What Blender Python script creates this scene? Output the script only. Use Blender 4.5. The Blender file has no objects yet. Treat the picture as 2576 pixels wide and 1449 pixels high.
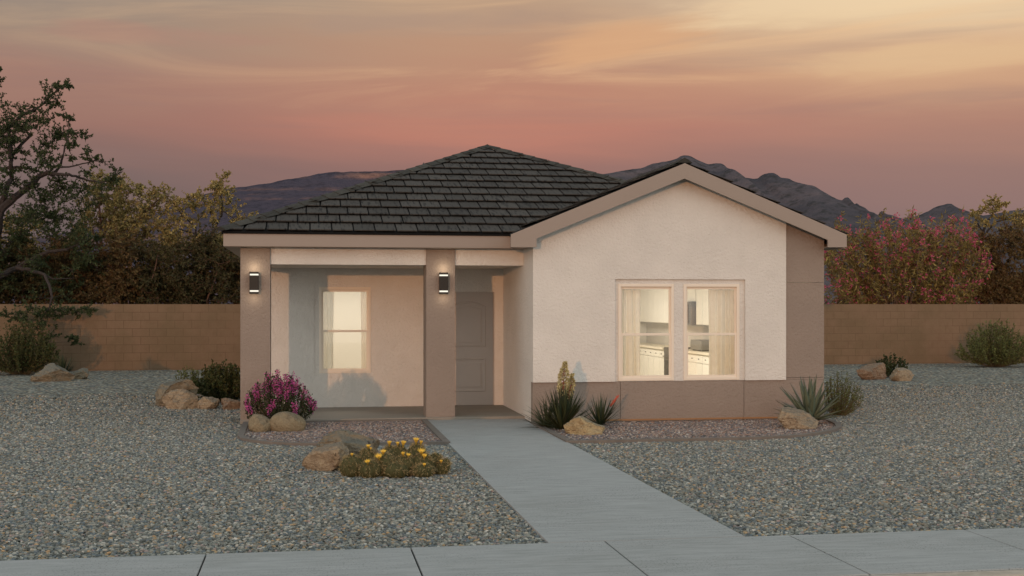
import bpy, bmesh, math, random
import numpy as np
from mathutils import Vector, Matrix, noise
R = math.radians
scene = bpy.context.scene
COL = scene.collection

# ------------------------------------------------------------------ survey of the place
# metres; X along the house front, Y away from the street, Z up. The eye stands at the origin, 1.85 m up.
FOC, EYE, HORIZ, YAW = 3100.0, 1.85, 765.0, 0.164
SN, CS = math.sin(YAW), math.cos(YAW)
def at(px, py, Y):
    """point of the place at depth Y that the survey sheet (2576 wide) shows at px, py"""
    k = (px - 1288) / FOC
    X = Y * (SN + k * CS) / (CS - k * SN)
    d = X * SN + Y * CS
    return Vector((X, Y, EYE + (HORIZ - py) * d / FOC))
def on_ground(px, py):
    d = FOC * EYE / (py - HORIZ); u = (px - 1288) / FOC * d
    return Vector((d * SN + u * CS, d * CS - u * SN, 0))

def lin(r, g, b):
    f = lambda c: (c / 255 / 12.92) if c <= 10 else ((c / 255 + .055) / 1.055) ** 2.4
    return (f(r), f(g), f(b), 1)

# ------------------------------------------------------------------ node helpers
class NT:
    def __init__(s, tree):
        s.t = tree; s.t.nodes.clear()
    def n(s, typ, **kw):
        nd = s.t.nodes.new(typ)
        for k, v in kw.items():
            if k == 'i':
                for a, b in v.items():
                    sk = nd.inputs[a]
                    if hasattr(b, 'is_output') or isinstance(b, bpy.types.NodeSocket): s.t.links.new(b, sk)
                    else: sk.default_value = b
            else: setattr(nd, k, v)
        return nd
    def l(s, a, b): s.t.links.new(a, b)
    def m(s, op, a, b=0.0, c=0.0, clamp=False):
        nd = s.n('ShaderNodeMath', operation=op, use_clamp=clamp, i={0: a, 1: b, 2: c}); return nd.outputs[0]
    def mr(s, v, a, b, c=0.0, d=1.0, smooth=False):
        nd = s.n('ShaderNodeMapRange', i={0: v, 1: a, 2: b, 3: c, 4: d})
        if smooth: nd.interpolation_type = 'SMOOTHSTEP'
        return nd.outputs[0]
    def mix(s, f, a, b, mode='MIX'):
        nd = s.n('ShaderNodeMix', data_type='RGBA', blend_type=mode)
        for sk, v in ((nd.inputs[0], f), (nd.inputs[6], a), (nd.inputs[7], b)):
            if isinstance(v, bpy.types.NodeSocket): s.l(v, sk)
            else: sk.default_value = v
        return nd.outputs[2]
    def ramp(s, f, stops, interp='LINEAR'):
        nd = s.n('ShaderNodeValToRGB', i={0: f}); e = nd.color_ramp.elements
        nd.color_ramp.interpolation = interp
        while len(e) < len(stops): e.new(.5)
        for k, (p, c) in enumerate(stops): e[k].position = p; e[k].color = c
        return nd.outputs[0]
    def noise(s, vec, scale, detail=3.0, rough=.55, out=0, dist=0.0):
        nd = s.n('ShaderNodeTexNoise', i={'Scale': scale, 'Detail': detail, 'Roughness': rough, 'Distortion': dist})
        if vec is not None: s.l(vec, nd.inputs['Vector'])
        return nd.outputs[out]
    def mapping(s, vec, sc=(1, 1, 1), rot=(0, 0, 0), loc=(0, 0, 0)):
        return s.n('ShaderNodeMapping', i={0: vec, 1: loc, 2: rot, 3: sc}).outputs[0]

def shade(c, k): return (min(c[0] * k, 1), min(c[1] * k, 1), min(c[2] * k, 1), 1)

def mk(name, col, rough=.85, var=None, bump=None, island=0.0, transl=0.0, spec=.3, metal=0.0, fn=None, hue=None):
    """procedural principled material. var=(scale, amount), bump=[(scale, detail, distance)...], island=per-piece variation"""
    m = bpy.data.materials.new(name); m.use_nodes = True
    t = NT(m.node_tree)
    out = t.n('ShaderNodeOutputMaterial'); p = t.n('ShaderNodeBsdfPrincipled')
    p.inputs['Roughness'].default_value = rough; p.inputs['Metallic'].default_value = metal
    p.inputs['Specular IOR Level'].default_value = spec
    oc = t.n('ShaderNodeTexCoord').outputs['Object']
    c = t.n('ShaderNodeRGB'); c.outputs[0].default_value = col; c = c.outputs[0]
    if fn: c = fn(t, oc, c)
    if var:
        f = t.mr(t.noise(oc, var[0], 5, .6), .3, .7)
        c = t.mix(f, t.mix(1.0, c, (1 - var[1],) * 3 + (1,), 'MULTIPLY'), t.mix(1.0, c, (1 + var[1],) * 3 + (1,), 'MULTIPLY'))
    if island or hue:
        rnd = t.n('ShaderNodeNewGeometry').outputs['Random Per Island']
        if hue: c = t.mix(t.mr(rnd, 0, 1, 0, 1), c, hue)
        r2 = t.m('FRACT', t.m('MULTIPLY', rnd, 17.37))
        v = t.mr(r2, 0, 1, 1 - island, 1 + island)
        c = t.mix(1.0, c, t.n('ShaderNodeCombineColor', i={0: v, 1: v, 2: v}).outputs[0], 'MULTIPLY')
    t.l(c, p.inputs['Base Color'])
    prev = None
    for (sc, det, dist) in (bump or []):
        b = t.n('ShaderNodeBump', i={'Strength': 1.0, 'Distance': dist, 'Height': t.noise(oc, sc, det, .6)})
        if prev: t.l(prev, b.inputs['Normal'])
        prev = b.outputs[0]
    if prev: t.l(prev, p.inputs['Normal'])
    sh = p.outputs[0]
    if transl:
        tr = t.n('ShaderNodeBsdfTranslucent', i={'Color': c})
        sh = t.n('ShaderNodeMixShader', i={0: transl, 1: sh, 2: tr.outputs[0]}).outputs[0]
    t.l(sh, out.inputs[0])
    m['p'] = 1
    return m

def emit(name, col, st):
    m = bpy.data.materials.new(name); m.use_nodes = True; t = NT(m.node_tree)
    e = t.n('ShaderNodeEmission', i={'Color': col, 'Strength': st})
    t.l(e.outputs[0], t.n('ShaderNodeOutputMaterial').inputs[0]); return m

# ------------------------------------------------------------------ mesh builder
class MB:
    def __init__(s): s.v = []; s.f = []; s.mi = []; s.cur = 0
    def face(s, pts):
        b = len(s.v); s.v.extend([tuple(p) for p in pts]); s.f.append(tuple(range(b, b + len(pts)))); s.mi.append(s.cur)
    def raw(s, vs, fs):
        b = len(s.v); s.v.extend([tuple(p) for p in vs])
        for q in fs: s.f.append(tuple(b + i for i in q)); s.mi.append(s.cur)
        return s
    def box(s, x0, x1, y0, y1, z0, z1):
        s.raw([(x0, y0, z0), (x1, y0, z0), (x1, y1, z0), (x0, y1, z0), (x0, y0, z1), (x1, y0, z1), (x1, y1, z1), (x0, y1, z1)],
              [(0, 3, 2, 1), (4, 5, 6, 7), (0, 1, 5, 4), (1, 2, 6, 5), (2, 3, 7, 6), (3, 0, 4, 7)]); return s
    def prism_y(s, poly, y0, y1):            # polygon in (x, z), extruded in y
        n = len(poly)
        s.raw([(x, y0, z) for x, z in poly] + [(x, y1, z) for x, z in poly],
              [tuple(range(n)), tuple(range(2 * n - 1, n - 1, -1))] + [(i, i + n, (i + 1) % n + n, (i + 1) % n) for i in range(n)]); return s
    def prism_z(s, poly, z0, z1):
        n = len(poly)
        s.raw([(x, y, z0) for x, y in poly] + [(x, y, z1) for x, y in poly],
              [tuple(range(n - 1, -1, -1)), tuple(range(n, 2 * n))] + [(i, (i + 1) % n, (i + 1) % n + n, i + n) for i in range(n)]); return s
    def tube(s, pts, rad, n=6, cap=True):
        pts = [Vector(p) for p in pts]; rings = []
        up = Vector((.31, .17, .93)).normalized()
        for i, p in enumerate(pts):
            d = (pts[min(i + 1, len(pts) - 1)] - pts[max(i - 1, 0)])
            if d.length < 1e-9: d = Vector((0, 0, 1))
            d.normalize(); a = d.cross(up)
            if a.length < .05: a = d.cross(Vector((1, 0, 0)))
            a.normalize(); b = d.cross(a)
            r = rad[i] if hasattr(rad, '__len__') else rad
            rings.append([p + (a * math.cos(2 * math.pi * k / n) + b * math.sin(2 * math.pi * k / n)) * r for k in range(n)])
        vs = [q for rr in rings for q in rr]; fs = []
        for i in range(len(pts) - 1):
            for k in range(n):
                k2 = (k + 1) % n; fs.append((i * n + k, i * n + k2, (i + 1) * n + k2, (i + 1) * n + k))
        if cap: fs.append(tuple(range(n - 1, -1, -1))); fs.append(tuple((len(pts) - 1) * n + k for k in range(n)))
        s.raw(vs, fs); return s
    def strip(s, pts, wid, side, thick=0.0, fold=0.0):   # blade: centre line, widths, side vector
        vs = []; n = len(pts)
        for i in range(n):
            p = Vector(pts[i]); d = Vector(pts[min(i + 1, n - 1)]) - Vector(pts[max(i - 1, 0)]); d.normalize()
            sd = Vector(side) - d * d.dot(Vector(side)); sd.normalize(); nr = d.cross(sd)
            vs += [p - sd * wid[i] + nr * fold * wid[i], p, p + sd * wid[i] + nr * fold * wid[i]]
        fs = []
        for i in range(n - 1):
            a = 3 * i; fs += [(a, a + 1, a + 4, a + 3), (a + 1, a + 2, a + 5, a + 4)]
        s.raw(vs, fs); return s
    def build(s, name, mats, parent=None, smooth=False, bevel=0.0):
        me = bpy.data.meshes.new(name)
        o = Vector((0, 0, 0))
        if parent is not None:
            p = parent
            while p is not None: o = o + p.location; p = p.parent
        a = np.array(s.v, dtype=np.float64) - np.array(o)
        me.from_pydata(a.tolist(), [], s.f)
        mats = mats if isinstance(mats, (list, tuple)) else [mats]
        for m in mats: me.materials.append(m)
        if len(mats) > 1: me.polygons.foreach_set('material_index', s.mi)
        if smooth: me.polygons.foreach_set('use_smooth', [True] * len(me.polygons))
        me.update()
        ob = bpy.data.objects.new(name, me); COL.objects.link(ob)
        if parent is not None: ob.parent = parent
        if bevel:
            bv = ob.modifiers.new('edge', 'BEVEL'); bv.width = bevel; bv.segments = 2; bv.limit_method = 'ANGLE'; bv.angle_limit = R(40)
        return ob

def thing(name, label, cat, loc=(0, 0, 0), group=None):
    o = bpy.data.objects.new(name, None); COL.objects.link(o); o.location = loc; o.empty_display_size = .2
    o['label'] = label; o['category'] = cat
    if group: o['group'] = group
    return o
def tag(o, label, cat, group=None):
    o['label'] = label; o['category'] = cat
    if group: o['group'] = group
    return o
def struct(o): o['kind'] = 'structure'; return o
def rebase(o, loc):                      # a single-mesh thing gets its origin at its base
    loc = Vector(loc); o.data.transform(Matrix.Translation(-loc)); o.location = loc; return o

# ------------------------------------------------------------------ camera
cam = bpy.data.cameras.new('camera'); co = bpy.data.objects.new('camera', cam); COL.objects.link(co)
co.location = (0, 0, EYE); co.rotation_euler = (R(90), 0, -YAW)
cam.sensor_width = 36; cam.lens = 36 * FOC / 2576; cam.shift_y = (HORIZ - 724.5) / 2576
cam.clip_start = .1; cam.clip_end = 20000
scene.camera = co

# ------------------------------------------------------------------ dusk sky (world), one low sun behind the eye
SUN_EL, SUN_TAN = 3.0, .43
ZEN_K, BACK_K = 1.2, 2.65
W = bpy.data.worlds.new('World'); scene.world = W; W.use_nodes = True
t = NT(W.node_tree)
g = t.n('ShaderNodeTexCoord').outputs['Generated']
xyz = t.n('ShaderNodeSeparateXYZ', i={0: g})
X, Y, Z = xyz.outputs
az = t.m('ARCTAN2', X, Y)
pos = t.m('MULTIPLY', Z, 2.0)
# soft large-scale wobble of the bands
cv = t.n('ShaderNodeCombineXYZ', i={0: t.m('MULTIPLY', az, 2.2), 1: t.m('ADD', t.m('MULTIPLY', Z, 20.0), t.m('MULTIPLY', az, 1.6)), 2: 0.0}).outputs[0]
wob = t.m('MULTIPLY', t.m('SUBTRACT', t.noise(cv, 1.0, 4, .55), .5), .10)
pw = t.m('ADD', pos, wob)
def sky_ramp(st): return t.ramp(pw, [(p, lin(*c)) for p, c in st])
LEFT = sky_ramp([(0, (94, 84, 90)), (.10, (104, 90, 92)), (.20, (122, 101, 99)), (.275, (152, 112, 102)), (.35, (162, 124, 110)), (.42, (158, 136, 120)), (.49, (148, 136, 126)), (.75, (130, 128, 126))])
MID = sky_ramp([(0, (108, 90, 95)), (.14, (126, 101, 103)), (.22, (152, 111, 104)), (.27, (183, 123, 107)), (.33, (186, 132, 111)), (.40, (188, 145, 118)), (.47, (188, 155, 128)), (.75, (150, 140, 130))])
RGT = sky_ramp([(0, (118, 98, 103)), (.13, (137, 111, 110)), (.21, (151, 117, 110)), (.28, (174, 128, 112)), (.36, (210, 166, 131)), (.44, (228, 199, 162)), (.50, (232, 209, 180)), (.75, (170, 156, 140))])
base = t.mix(t.mr(az, -.20, .16, 0, 1, True), LEFT, t.mix(t.mr(az, .16, .52, 0, 1, True), MID, RGT))
# thin streaky cloud
c1 = t.n('ShaderNodeCombineXYZ', i={0: t.m('MULTIPLY', az, 2.6), 1: t.m('SUBTRACT', t.m('MULTIPLY', Z, 21.0), t.m('MULTIPLY', az, 1.0)), 2: 5.2}).outputs[0]
n1 = t.noise(c1, 1.2, 8, .58, dist=1.2)
hi = t.m('MULTIPLY', t.mr(pos, .25, .40, 0, 1, True), t.mr(az, -.25, .30, .30, 1))
cl = t.m('MULTIPLY', t.mr(n1, .44, .72, 0, 1, True), t.m('MULTIPLY', hi, .46))
base = t.mix(cl, base, lin(240, 196, 148))
c2 = t.n('ShaderNodeCombineXYZ', i={0: t.m('MULTIPLY', az, 2.6), 1: t.m('MULTIPLY', Z, 42.0), 2: 9.1}).outputs[0]
n2 = t.noise(c2, 1.3, 6, .55, dist=.3)
base = t.mix(t.m('MULTIPLY', t.mr(n2, .52, .75, 0, 1, True), t.m('MULTIPLY', t.mr(pos, .14, .30), .22)), base, lin(140, 118, 116))
# overhead and behind: unseen sky, brightened to fill the walls and porch
# larger cloud bodies: a wedge left of the brightest part, a bright sheet high on the right, a salmon band low in the middle
def cloud(base, a0, z0, wa, wz, slope, col, amt, seed):
    da = t.m('SUBTRACT', az, a0); dz = t.m('SUBTRACT', t.m('SUBTRACT', Z, z0), t.m('MULTIPLY', da, slope))
    v = t.n('ShaderNodeCombineXYZ', i={0: t.m('MULTIPLY', az, 5.0), 1: t.m('MULTIPLY', t.m('SUBTRACT', Z, t.m('MULTIPLY', az, slope)), 30.0), 2: seed}).outputs[0]
    nn = t.m('MULTIPLY', t.m('SUBTRACT', t.noise(v, 1.4, 7, .6, dist=.6), .5), 2.6)
    q = t.m('ADD', t.m('POWER', t.m('ABSOLUTE', t.m('DIVIDE', da, wa)), 2.0), t.m('POWER', t.m('ABSOLUTE', t.m('DIVIDE', dz, wz)), 2.0))
    return t.mix(t.m('MULTIPLY', t.mr(t.m('ADD', t.m('SUBTRACT', 1.0, q), nn), -.1, 1.0, 0, 1, True), amt), base, lin(*col))
base = cloud(base, .255, .208, .085, .018, .12, (218, 168, 126), .75, 1.3)
base = cloud(base, .42, .232, .16, .020, .03, (240, 210, 168), .65, 4.1)
base = cloud(base, .50, .185, .14, .016, .02, (226, 190, 146), .55, 6.6)
base = cloud(base, .12, .140, .16, .013, -.02, (188, 126, 108), .45, 8.2)
base = cloud(base, -.13, .206, .10, .010, .0, (176, 132, 116), .50, 11.7)
base = cloud(base, .10, .222, .14, .012, .05, (168, 142, 126), .45, 13.2)
def glow(c, k): return t.n('ShaderNodeVectorMath', operation='SCALE', i={0: c, 3: k}).outputs[0]
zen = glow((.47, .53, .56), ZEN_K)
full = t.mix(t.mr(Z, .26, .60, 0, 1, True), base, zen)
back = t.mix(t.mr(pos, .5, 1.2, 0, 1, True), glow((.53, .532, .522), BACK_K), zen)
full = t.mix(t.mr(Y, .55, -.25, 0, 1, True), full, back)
# below the horizon: dim earth
full = t.mix(t.mr(Z, -.002, -.05), full, lin(95, 92, 90))
nish = t.n('ShaderNodeTexSky', sky_type='NISHITA')
nish.sun_disc = False; nish.sun_elevation = R(SUN_EL); nish.sun_rotation = math.pi + math.atan(SUN_TAN)
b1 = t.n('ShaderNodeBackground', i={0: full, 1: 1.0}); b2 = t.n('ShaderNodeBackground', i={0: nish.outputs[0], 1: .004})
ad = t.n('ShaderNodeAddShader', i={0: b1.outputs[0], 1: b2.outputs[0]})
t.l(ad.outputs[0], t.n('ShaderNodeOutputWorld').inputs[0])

sun = bpy.data.lights.new('sun', 'SUN'); so = bpy.data.objects.new('sun', sun); COL.objects.link(so)
sun.energy = .85; sun.angle = R(.6); sun.color = (1, .46, .20)
dirv = Vector((SUN_TAN, 1, 0)).normalized(); dirv.z = -math.tan(R(SUN_EL))
so.rotation_euler = dirv.to_track_quat('-Z', 'Y').to_euler(); so.location = (-8, -20, 12)

vs = scene.view_settings; vs.view_transform = 'Standard'; vs.look = 'None'; vs.exposure = 0; vs.gamma = 1; vs.use_curve_mapping = False
scene.render.engine = 'CYCLES'; scene.cycles.use_denoising = True; scene.cycles.sample_clamp_indirect = 4.0
scene.cycles.max_bounces = 8; scene.cycles.transparent_max_bounces = 12
# ------------------------------------------------------------------ materials of the setting and house
def stucco(name, col, b=.004):
    return mk(name, col, .95, var=(1.6, .05), bump=[(24, 3, b * 4.5), (60, 2, b * 1.5)], spec=.15)
WHITE = stucco('white_stucco', lin(213, 207, 197))
GREY = stucco('taupe_stucco', lin(144, 130, 118))
TRIM = mk('taupe_trim', lin(150, 136, 124), .6, var=(.8, .03), spec=.25)
FRAME = mk('cream_vinyl', lin(228, 214, 194), .45, spec=.4)
DOORM = mk('door_paint', lin(186, 172, 160), .5, var=(2, .03), spec=.35)
INNER = mk('interior_paint', lin(236, 231, 220), .8, var=(1, .02))
CABM = mk('cabinet_paint', lin(240, 237, 228), .5, var=(2, .02))
STEEL = mk('brushed_steel', lin(120, 116, 112), .4, metal=.4, var=(3, .05))
DARKM = mk('dark_metal', lin(40, 34, 27), .5, var=(9, .06))
CURT = mk('curtain_cloth', lin(234, 229, 216), .9, var=(12, .04), transl=.30)
FLASH = mk('copper_flashing', lin(150, 112, 76), .5, var=(4, .1))
NICKEL = mk('door_hardware', lin(120, 112, 104), .35, metal=.8)

def tile_fn(t, oc, c):
    g = t.n('ShaderNodeNewGeometry').outputs['Random Per Island']
    off = t.n('ShaderNodeCombineXYZ', i={0: t.m('MULTIPLY', g, 31.0), 1: 0.0, 2: 0.0}).outputs[0]
    v = t.n('ShaderNodeVectorMath', operation='ADD', i={0: t.mapping(oc, (26, 3.2, 3.2)), 1: off}).outputs[0]
    f = t.mr(t.noise(v, 1.0, 4, .6), .50, .66, 0, 1, True)
    big = t.mr(t.noise(oc, 1.7, 3, .6), .32, .62)
    return t.mix(t.m('MULTIPLY', f, t.m('ADD', t.m('MULTIPLY', big, .4), .55)), c, lin(20, 19, 17))
TILE = mk('slate_concrete_tile', lin(68, 64, 59), .85, island=.20, fn=tile_fn, bump=[(60, 3, .002)], spec=.2)
CAP = mk('ridge_tile', lin(62, 60, 54), .85, island=.25, var=(14, .2), spec=.2)
DECK = mk('roof_underlay', lin(14, 13, 12), .95, var=(5, .1))

def conc_fn(t, oc, c):
    s = t.mr(t.noise(t.mapping(oc, (2.2, 16, 1)), 1.0, 8, .7), .3, .72)
    c = t.mix(s, lin(142, 144, 140), c)
    sp = t.mr(t.noise(oc, 58, 4, .65), .56, .66)
    blot = t.mr(t.noise(oc, 1.1, 5, .65), .40, .62)
    c = t.mix(t.m('MULTIPLY', sp, t.m('MULTIPLY', blot, .95)), c, lin(78, 78, 74))
    return t.mix(t.m('MULTIPLY', t.mr(t.noise(oc, .5, 5, .7), .46, .68), .22), c, lin(120, 118, 108))
CONC = mk('broom_finished_concrete', lin(170, 169, 166), .9, fn=conc_fn, bump=[(45, 4, .0016)], spec=.2)
PORCHC = mk('porch_concrete', lin(148, 140, 128), .9, fn=lambda t, oc, c: t.mix(t.mr(t.noise(t.mapping(oc, (1, 12, 1)), 1.0, 5, .6), .35, .7), lin(136, 128, 116), c), bump=[(45, 4, .0015)])
KERBM = mk('kerb_concrete', lin(188, 176, 160), .9, fn=lambda t, oc, c: t.mix(t.mr(t.noise(oc, 9, 5, .6), .4, .7), lin(166, 154, 138), c), bump=[(45, 4, .0015)])
EDGEM = mk('edging_concrete', lin(112, 104, 96), .9, var=(7, .14), bump=[(50, 4, .002)])
ASPH = mk('asphalt', lin(62, 62, 63), .95, var=(3, .1), bump=[(80, 3, .003)])

def gravel_cols(t, rnd, reddish):
    if reddish:
        st = [(0, lin(96, 90, 88)), (.2, lin(128, 116, 110)), (.42, lin(150, 128, 118)), (.60, lin(112, 108, 112)), (.74, lin(168, 152, 140)), (.88, lin(142, 110, 92)), (.96, lin(180, 172, 164))]
    else:
        st = [(0, lin(92, 94, 90)), (.18, lin(120, 122, 116)), (.36, lin(138, 138, 130)), (.54, lin(104, 112, 116)), (.68, lin(160, 158, 148)), (.80, lin(128, 120, 106)), (.88, lin(168, 142, 110)), (.93, lin(150, 134, 128)), (.97, lin(184, 180, 170))]
    return t.ramp(rnd, st, 'CONSTANT')
def gravel_mat(name, reddish, inst):
    m = bpy.data.materials.new(name); m.use_nodes = True; t = NT(m.node_tree)
    p = t.n('ShaderNodeBsdfPrincipled'); p.inputs['Roughness'].default_value = .9; p.inputs['Specular IOR Level'].default_value = .2
    if inst:
        oi = t.n('ShaderNodeObjectInfo').outputs['Random']
        c = gravel_cols(t, oi, reddish)
        c = t.mix(1.0, c, (1.14, 1.13, 1.10, 1), 'MULTIPLY')
        oc = t.n('ShaderNodeTexCoord').outputs['Object']
        c = t.mix(t.mr(t.noise(oc, 40, 3, .6), .35, .65), t.mix(1.0, c, (.8, .8, .8, 1), 'MULTIPLY'), c)
    else:
        oc = t.n('ShaderNodeTexCoord').outputs['Object']
        wv = t.n('ShaderNodeVectorMath', operation='ADD', i={0: oc, 1: t.n('ShaderNodeVectorMath', operation='SCALE', i={0: t.noise(oc, 30, 2, .5, out=1), 3: .02}).outputs[0]}).outputs[0]
        v = t.n('ShaderNodeTexVoronoi', i={'Vector': wv, 'Scale': 15.0})
        rnd = t.n('ShaderNodeSeparateColor', i={0: v.outputs['Color']}).outputs[0]
        c = gravel_cols(t, rnd, reddish)
        gap = t.mr(v.outputs['Distance'], .30, .72, 0, 1, True)
        c = t.mix(1.0, c, (1.36, 1.34, 1.28, 1), 'MULTIPLY')
        c = t.mix(t.m('MULTIPLY', gap, .72), c, lin(44, 42, 39))
        big = t.mr(t.noise(oc, 7.0, 6, .75), .38, .62, .68, 1.22)
        c = t.mix(1.0, c, t.n('ShaderNodeCombineColor', i={0: big, 1: big, 2: t.m('MULTIPLY', big, .97)}).outputs[0], 'MULTIPLY')
        b = t.n('ShaderNodeBump', i={'Strength': 1.0, 'Distance': .045, 'Height': t.m('SUBTRACT', 1.0, v.outputs['Distance'])})
        t.l(b.outputs[0], p.inputs['Normal'])
    t.l(c, p.inputs['Base Color'])
    t.l(p.outputs[0], t.n('ShaderNodeOutputMaterial').inputs[0]); return m
GRAV_G = gravel_mat('grey_gravel_ground', False, False); GRAV_P = gravel_mat('grey_gravel_stone', False, True)
BED_G = gravel_mat('pinkish_gravel_ground', True, False); BED_P = gravel_mat('pinkish_gravel_stone', True, True)

# ------------------------------------------------------------------ ground, walk, road
struct(MB().raw([(-4000, -400, -.034), (4000, -400, -.034), (4000, 9000, -.034), (-4000, 9000, -.034)], [(0, 1, 2, 3)]).build('ground', GRAV_G))
b = MB(); b.cur = 0
xs = [-.745 + 1.515 * k for k in range(-8, 13)]
for a, c in zip(xs, xs[1:]): b.box(a + .006, c - .006, 7.93, 9.375, -.12, 0)
b.cur = 1; b.box(xs[0], xs[-1], 7.935, 9.37, -.13, -.018)
struct(b.build('sidewalk', [CONC, DECK], bevel=.006))
struct(MB().box(1.84, 3.43, 9.379, 19.60, -.12, .001).build('walkway', CONC))
kb = struct(MB().box(-14, 22, 7.76, 7.926, -.30, -.004).build('kerb', KERBM, bevel=.02))
struct(MB().raw([(-60, -20, -.155), (80, -20, -.155), (80, 7.76, -.155), (-60, 7.76, -.155)], [(0, 1, 2, 3)]).build('road', ASPH))
# the ground sheet stops at the kerb: lift nothing, the road lies in a shallow cut
gd = bpy.data.objects['ground'].data
for v in gd.vertices:
    if v.co.y < 0: v.co.y = 7.80

BED_L = [(-.95, 19.60), (-.93, 17.60), (-.86, 17.24), (-.71, 16.97), (-.5, 16.73), (-.25, 16.57), (.05, 16.47), (.6, 16.40), (1.82, 16.33), (1.82, 19.55)]
BED_R = [(3.45, 18.87), (3.45, 16.19), (5.85, 16.19), (6.46, 16.28), (6.85, 16.44), (7.13, 16.62), (7.40, 16.84), (7.62, 17.10), (7.85, 17.42), (8.02, 17.85), (8.12, 18.30), (8.20, 18.87)]
for nm, pl in (('gravel_bed', BED_L), ('gravel_bed', BED_R)):
    struct(MB().prism_z(pl, -.2, -.020).build(nm, BED_G))
def edging(pl, closed, label):
    b = MB(); w = .045; n = len(pl)
    pts = [Vector((x, y, 0)) for x, y in pl]; L = []; Rr = []
    for i, p in enumerate(pts):
        a = pts[(i - 1) % n] if (closed or i) else p; c = pts[(i + 1) % n] if (closed or i < n - 1) else p
        d1 = (p - a); d2 = (c - p)
        d1 = d1.normalized() if d1.length else d2.normalized(); d2 = d2.normalized() if d2.length else d1
        nr = Vector((-(d1 + d2).y, (d1 + d2).x, 0)).normalized()
        k = w / max(.4, nr.dot(Vector((-d1.y, d1.x, 0))))
        L.append(p + nr * k); Rr.append(p - nr * k)
    vsx = []
    for p, q in zip(L, Rr): vsx += [(p.x, p.y, -.1), (p.x, p.y, .022), (q.x, q.y, .022), (q.x, q.y, -.1)]
    fs = []
    for i in range(n if closed else n - 1):
        j = (i + 1) % n
        for k in range(3): fs.append((4 * i + k, 4 * i + k + 1, 4 * j + k + 1, 4 * j + k))
    b.raw(vsx, fs)
    o = b.build('bed_edging', EDGEM); rebase(o, (pl[1][0], pl[1][1], 0))
    return tag(o, label, 'edging')
edging(BED_L, True, 'low concrete kerb round the gravel bed with the pink flowering bush')
edging(BED_R[:], False, 'low concrete kerb curving round the gravel bed under the double window')

# loose stones: one counted-by-nobody layer of real pebbles
def inside(px, py, poly):
    r = np.zeros(len(px), bool); n = len(poly)
    for i in range(n):
        x1, y1 = poly[i]; x2, y2 = poly[(i + 1) % n]
        c = ((y1 > py) != (y2 > py)) & (px < (x2 - x1) * (py - y1) / (y2 - y1 + 1e-12) + x1)
        r ^= c
    return r
def offset_poly(pl, k):
    cx = sum(p[0] for p in pl) / len(pl); cy = sum(p[1] for p in pl) / len(pl)
    return [(cx + (x - cx) * (1 + k / max(.3, abs(x - cx))), cy + (y - cy) * (1 + k / max(.3, abs(y - cy)))) for x, y in pl]
rs = np.random.RandomState(4)
def jitter_grid(x0, x1, y0, y1, st):
    gx, gy = np.meshgrid(np.arange(x0, x1, st), np.arange(y0, y1, st))
    gx = gx.ravel() + rs.uniform(-.5, .5, gx.size) * st; gy = gy.ravel() + rs.uniform(-.5, .5, gy.size) * st
    return gx, gy
def pebbles(name, px, py, z, mat, smin, smax, seed):
    me = bpy.data.meshes.new(name)
    co3 = np.zeros((len(px), 3)); co3[:, 0] = px; co3[:, 1] = py; co3[:, 2] = z + rs.uniform(-.006, .006, len(px))
    me.vertices.add(len(px)); me.vertices.foreach_set('co', co3.ravel()); me.materials.append(mat); me.update()
    o = bpy.data.objects.new(name, me); COL.objects.link(o); o['kind'] = 'stuff'
    ng = bpy.data.node_groups.new(name + '_scatter', 'GeometryNodeTree')
    ng.interface.new_socket('Geometry', in_out='INPUT', socket_type='NodeSocketGeometry')
    ng.interface.new_socket('Geometry', in_out='OUTPUT', socket_type='NodeSocketGeometry')
    N = ng.nodes.new; K = ng.links.new
    gi = N('NodeGroupInput'); go = N('NodeGroupOutput')
    ico = N('GeometryNodeMeshIcoSphere'); ico.inputs['Radius'].default_value = .5; ico.inputs['Subdivisions'].default_value = 2
    nz = N('ShaderNodeTexNoise'); nz.inputs['Scale'].default_value = 2.2; nz.inputs['Detail'].default_value = 2
    sub = N('ShaderNodeVectorMath'); sub.operation = 'SUBTRACT'; sub.inputs[1].default_value = (.5, .5, .5)
    K(nz.outputs['Color'], sub.inputs[0])
    scl = N('ShaderNodeVectorMath'); scl.operation = 'SCALE'; scl.inputs['Scale'].default_value = .75; K(sub.outputs[0], scl.inputs[0])
    sp = N('GeometryNodeSetPosition'); K(ico.outputs['Mesh'], sp.inputs['Geometry']); K(scl.outputs[0], sp.inputs['Offset'])
    sm = N('GeometryNodeSetMaterial'); sm.inputs['Material'].default_value = mat; K(sp.outputs[0], sm.inputs[0])
    iop = N('GeometryNodeInstanceOnPoints'); K(gi.outputs[0], iop.inputs['Points']); K(sm.outputs[0], iop.inputs['Instance'])
    rv = N('FunctionNodeRandomValue'); rv.data_type = 'FLOAT_VECTOR'; rv.inputs[0].default_value = (-.5, -.5, 0); rv.inputs[1].default_value = (.5, .5, 6.283); rv.inputs['Seed'].default_value = seed
    sv = N('FunctionNodeRandomValue'); sv.data_type = 'FLOAT_VECTOR'; sv.inputs[0].default_value = (smin, smin * .7, smin * .55); sv.inputs[1].default_value = (smax, smax * .8, smax * .62); sv.inputs['Seed'].default_value = seed + 1
    K(rv.outputs[0], iop.inputs['Rotation']); K(sv.outputs[0], iop.inputs['Scale'])
    K(iop.outputs[0], go.inputs[0])
    md = o.modifiers.new('scatter', 'NODES'); md.node_group = ng
    return o
gx, gy = jitter_grid(-6.8, 17.5, 9.39, 27.0, .028)
ok = (gx > -.245 * gy - .2) & (gx < .63 * gy + .2)
ok &= ~((gx > 1.845) & (gx < 3.425) & (gy < 19.7))
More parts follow.
